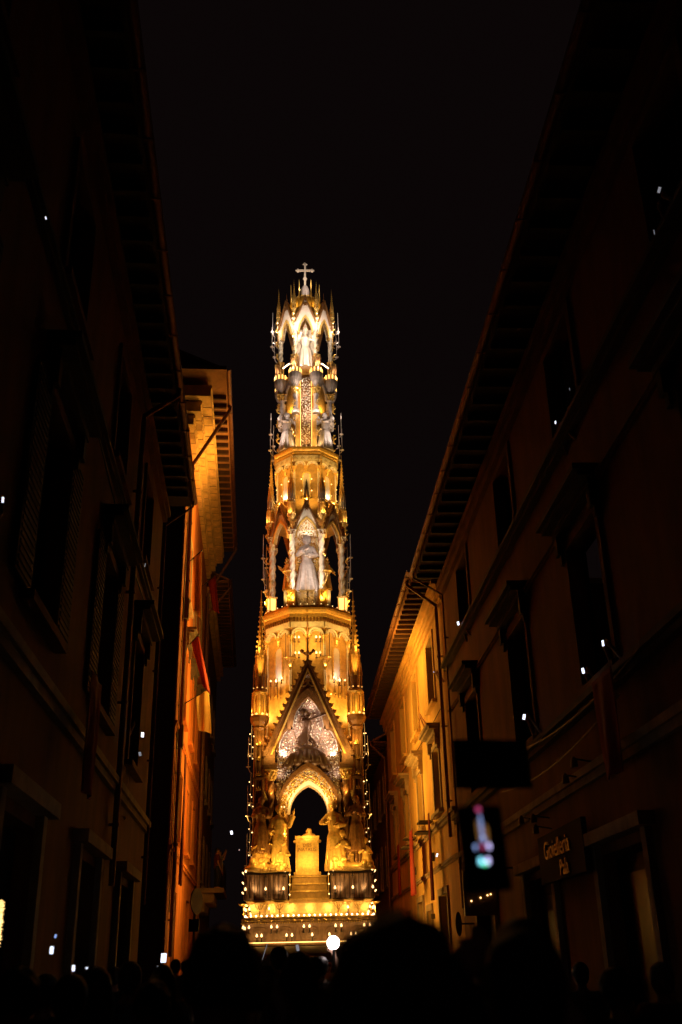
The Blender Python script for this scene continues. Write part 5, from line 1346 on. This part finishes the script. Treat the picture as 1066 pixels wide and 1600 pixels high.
# ------------------------------------------------------------------ people and phones at windows
def wall_x(side, Y, n): return (RA+RB*Y-n) if side > 0 else (LA+LB*Y+n)
def on_wall(px, py, side, n=.15):
    d = fw + rr*((px-533)/1556) - uu*((py-800)/1556)
    a, b = (RA-n, RB) if side > 0 else (LA+n, LB)
    t_ = a/(d.x-b*d.y); return Vector((0,0,1.65))+d*t_
def at_window(px, py, side, scr, lab_phone, lab_person, kind='phone', sz=(.075,.15), n=.3, sh='grey'):
    p = on_wall(px, py, side, n)
    rz = R(10) if side > 0 else R(-10)
    if scr: phone(p, R(25), rz*.5, lab_phone, scr, sz, group='phones held out of windows')
    if lab_person:
        fl = p.z-1.62
        q = Vector((wall_x(side, p.y, -.15), p.y+.25, fl)); person(kind, q, lab_person, rz=R(90) if side > 0 else R(-90), shirt=sh, group='onlookers at windows')
for a in (
 (1030,297,1,'scrd','lone phone lit grey high at the upper right','onlooker at the highest right window','phone',(.05,.10)),
 (1022,363,1,'scrd','thin dim phone under the grey one at the upper right',None,'phone',(.02,.08)),
 (890,608,1,'scrd','tiny dim phone at the third right window, upper one',None,'phone',(.02,.06)),
 (868,660,1,'scr','tiny white phone at the third right window, lower one','onlooker at the third right window','phone',(.035,.07)),
 (716,974,1,'scr','white phone at the right window nearest the yellow house','onlooker leaning out nearest the yellow house','phone',(.08,.13)),
 (942,1005,1,'scr','slim white phone above the unlit red drape','onlooker above the unlit red drape','phone',(.045,.11)),
 (911,1048,1,'scr','white phone left of the unlit red drape','onlooker left of the unlit red drape','phone',(.06,.11)),
 (819,1120,1,'scr','white phone above the dark tablet, in the hooded window','onlooker in the hooded window over the dark tablet','phone',(.07,.13)),
 (678,1050,1,'scrb','tiny blue phone in the nearest yellow house window','onlooker in the nearest upper window of the yellow house','phone',(.06,.05)),
 (652,1118,1,None,'','onlooker in the second upper window of the yellow house','phone',(.05,.05)),
 (632,1165,1,None,'','onlooker in the third upper window of the yellow house','stand',(.05,.05)),
 (683,1336,1,'scr','small white light on the yellow house wall under the drapes',None,'phone',(.07,.14)),
 (72,341,-1,'scr','lone tiny phone high at the upper left',None,'phone',(.02,.05)),
 (5,781,-1,'scr','white phone at the far left edge of the picture','onlooker at the far left edge','phone',(.03,.07)),
 (223,1148,-1,'scr','white phone on the left wall, upper of a pair','onlooker reaching out at the lower left window','reach',(.08,.13)),
 (219,1178,-1,'scrd','grey phone on the left wall, lower of a pair',None,'phone',(.07,.11)),
 (227,883,-1,'scrd','faint phone in the upper left window',None,'phone',(.03,.10)),
 (166,660,-1,'scry','faint amber phone high on the left wall',None,'phone',(.03,.03)),
 ): at_window(*a)
# balcony people at the far left palace
for i, (px, py) in enumerate(((320,1268),(329,1276),(340,1268),(347,1282),(354,1290),(360,1302))):
    Y = 48.3+i*.75; p = Vector((LA+LB*Y+.9+.05*(i%2), Y, 4.95))
    person(['stand','phone','long','reach','curly','stand'][i], p, ['leftmost onlooker on the far balcony','second onlooker on the far balcony, arms up','long haired onlooker on the far balcony','onlooker on the far balcony waving one arm','curly haired onlooker on the far balcony','rightmost onlooker on the far balcony'][i], rz=-1.2, shirt=['maroon','grey','blue','white','maroon','grey'][i], group='onlookers on the far balcony')
phone(onpix(362,1301,47), 0, 0, 'blue white phone light at the end of the far balcony', 'scr', (.14,.2), 'phones on the far balcony')
phone(onpix(374,1328,47), 0, 0, 'tiny white light floating just below the far balcony', 'scrd', (.08,.08), 'phones on the far balcony')
# lit room behind the second right window
p = on_wall(786,842,1,-.25)
o = obj('lit_curtain', MB().box(-.03,.03,-.22,.22,-.42,.42), M['room'], None, (p.x,p.y,p.z)); tag(o, 'pale lit curtain showing in a window of the dark right palace', 'curtain')
# gold relief at the left picture edge, its shine put in as emission
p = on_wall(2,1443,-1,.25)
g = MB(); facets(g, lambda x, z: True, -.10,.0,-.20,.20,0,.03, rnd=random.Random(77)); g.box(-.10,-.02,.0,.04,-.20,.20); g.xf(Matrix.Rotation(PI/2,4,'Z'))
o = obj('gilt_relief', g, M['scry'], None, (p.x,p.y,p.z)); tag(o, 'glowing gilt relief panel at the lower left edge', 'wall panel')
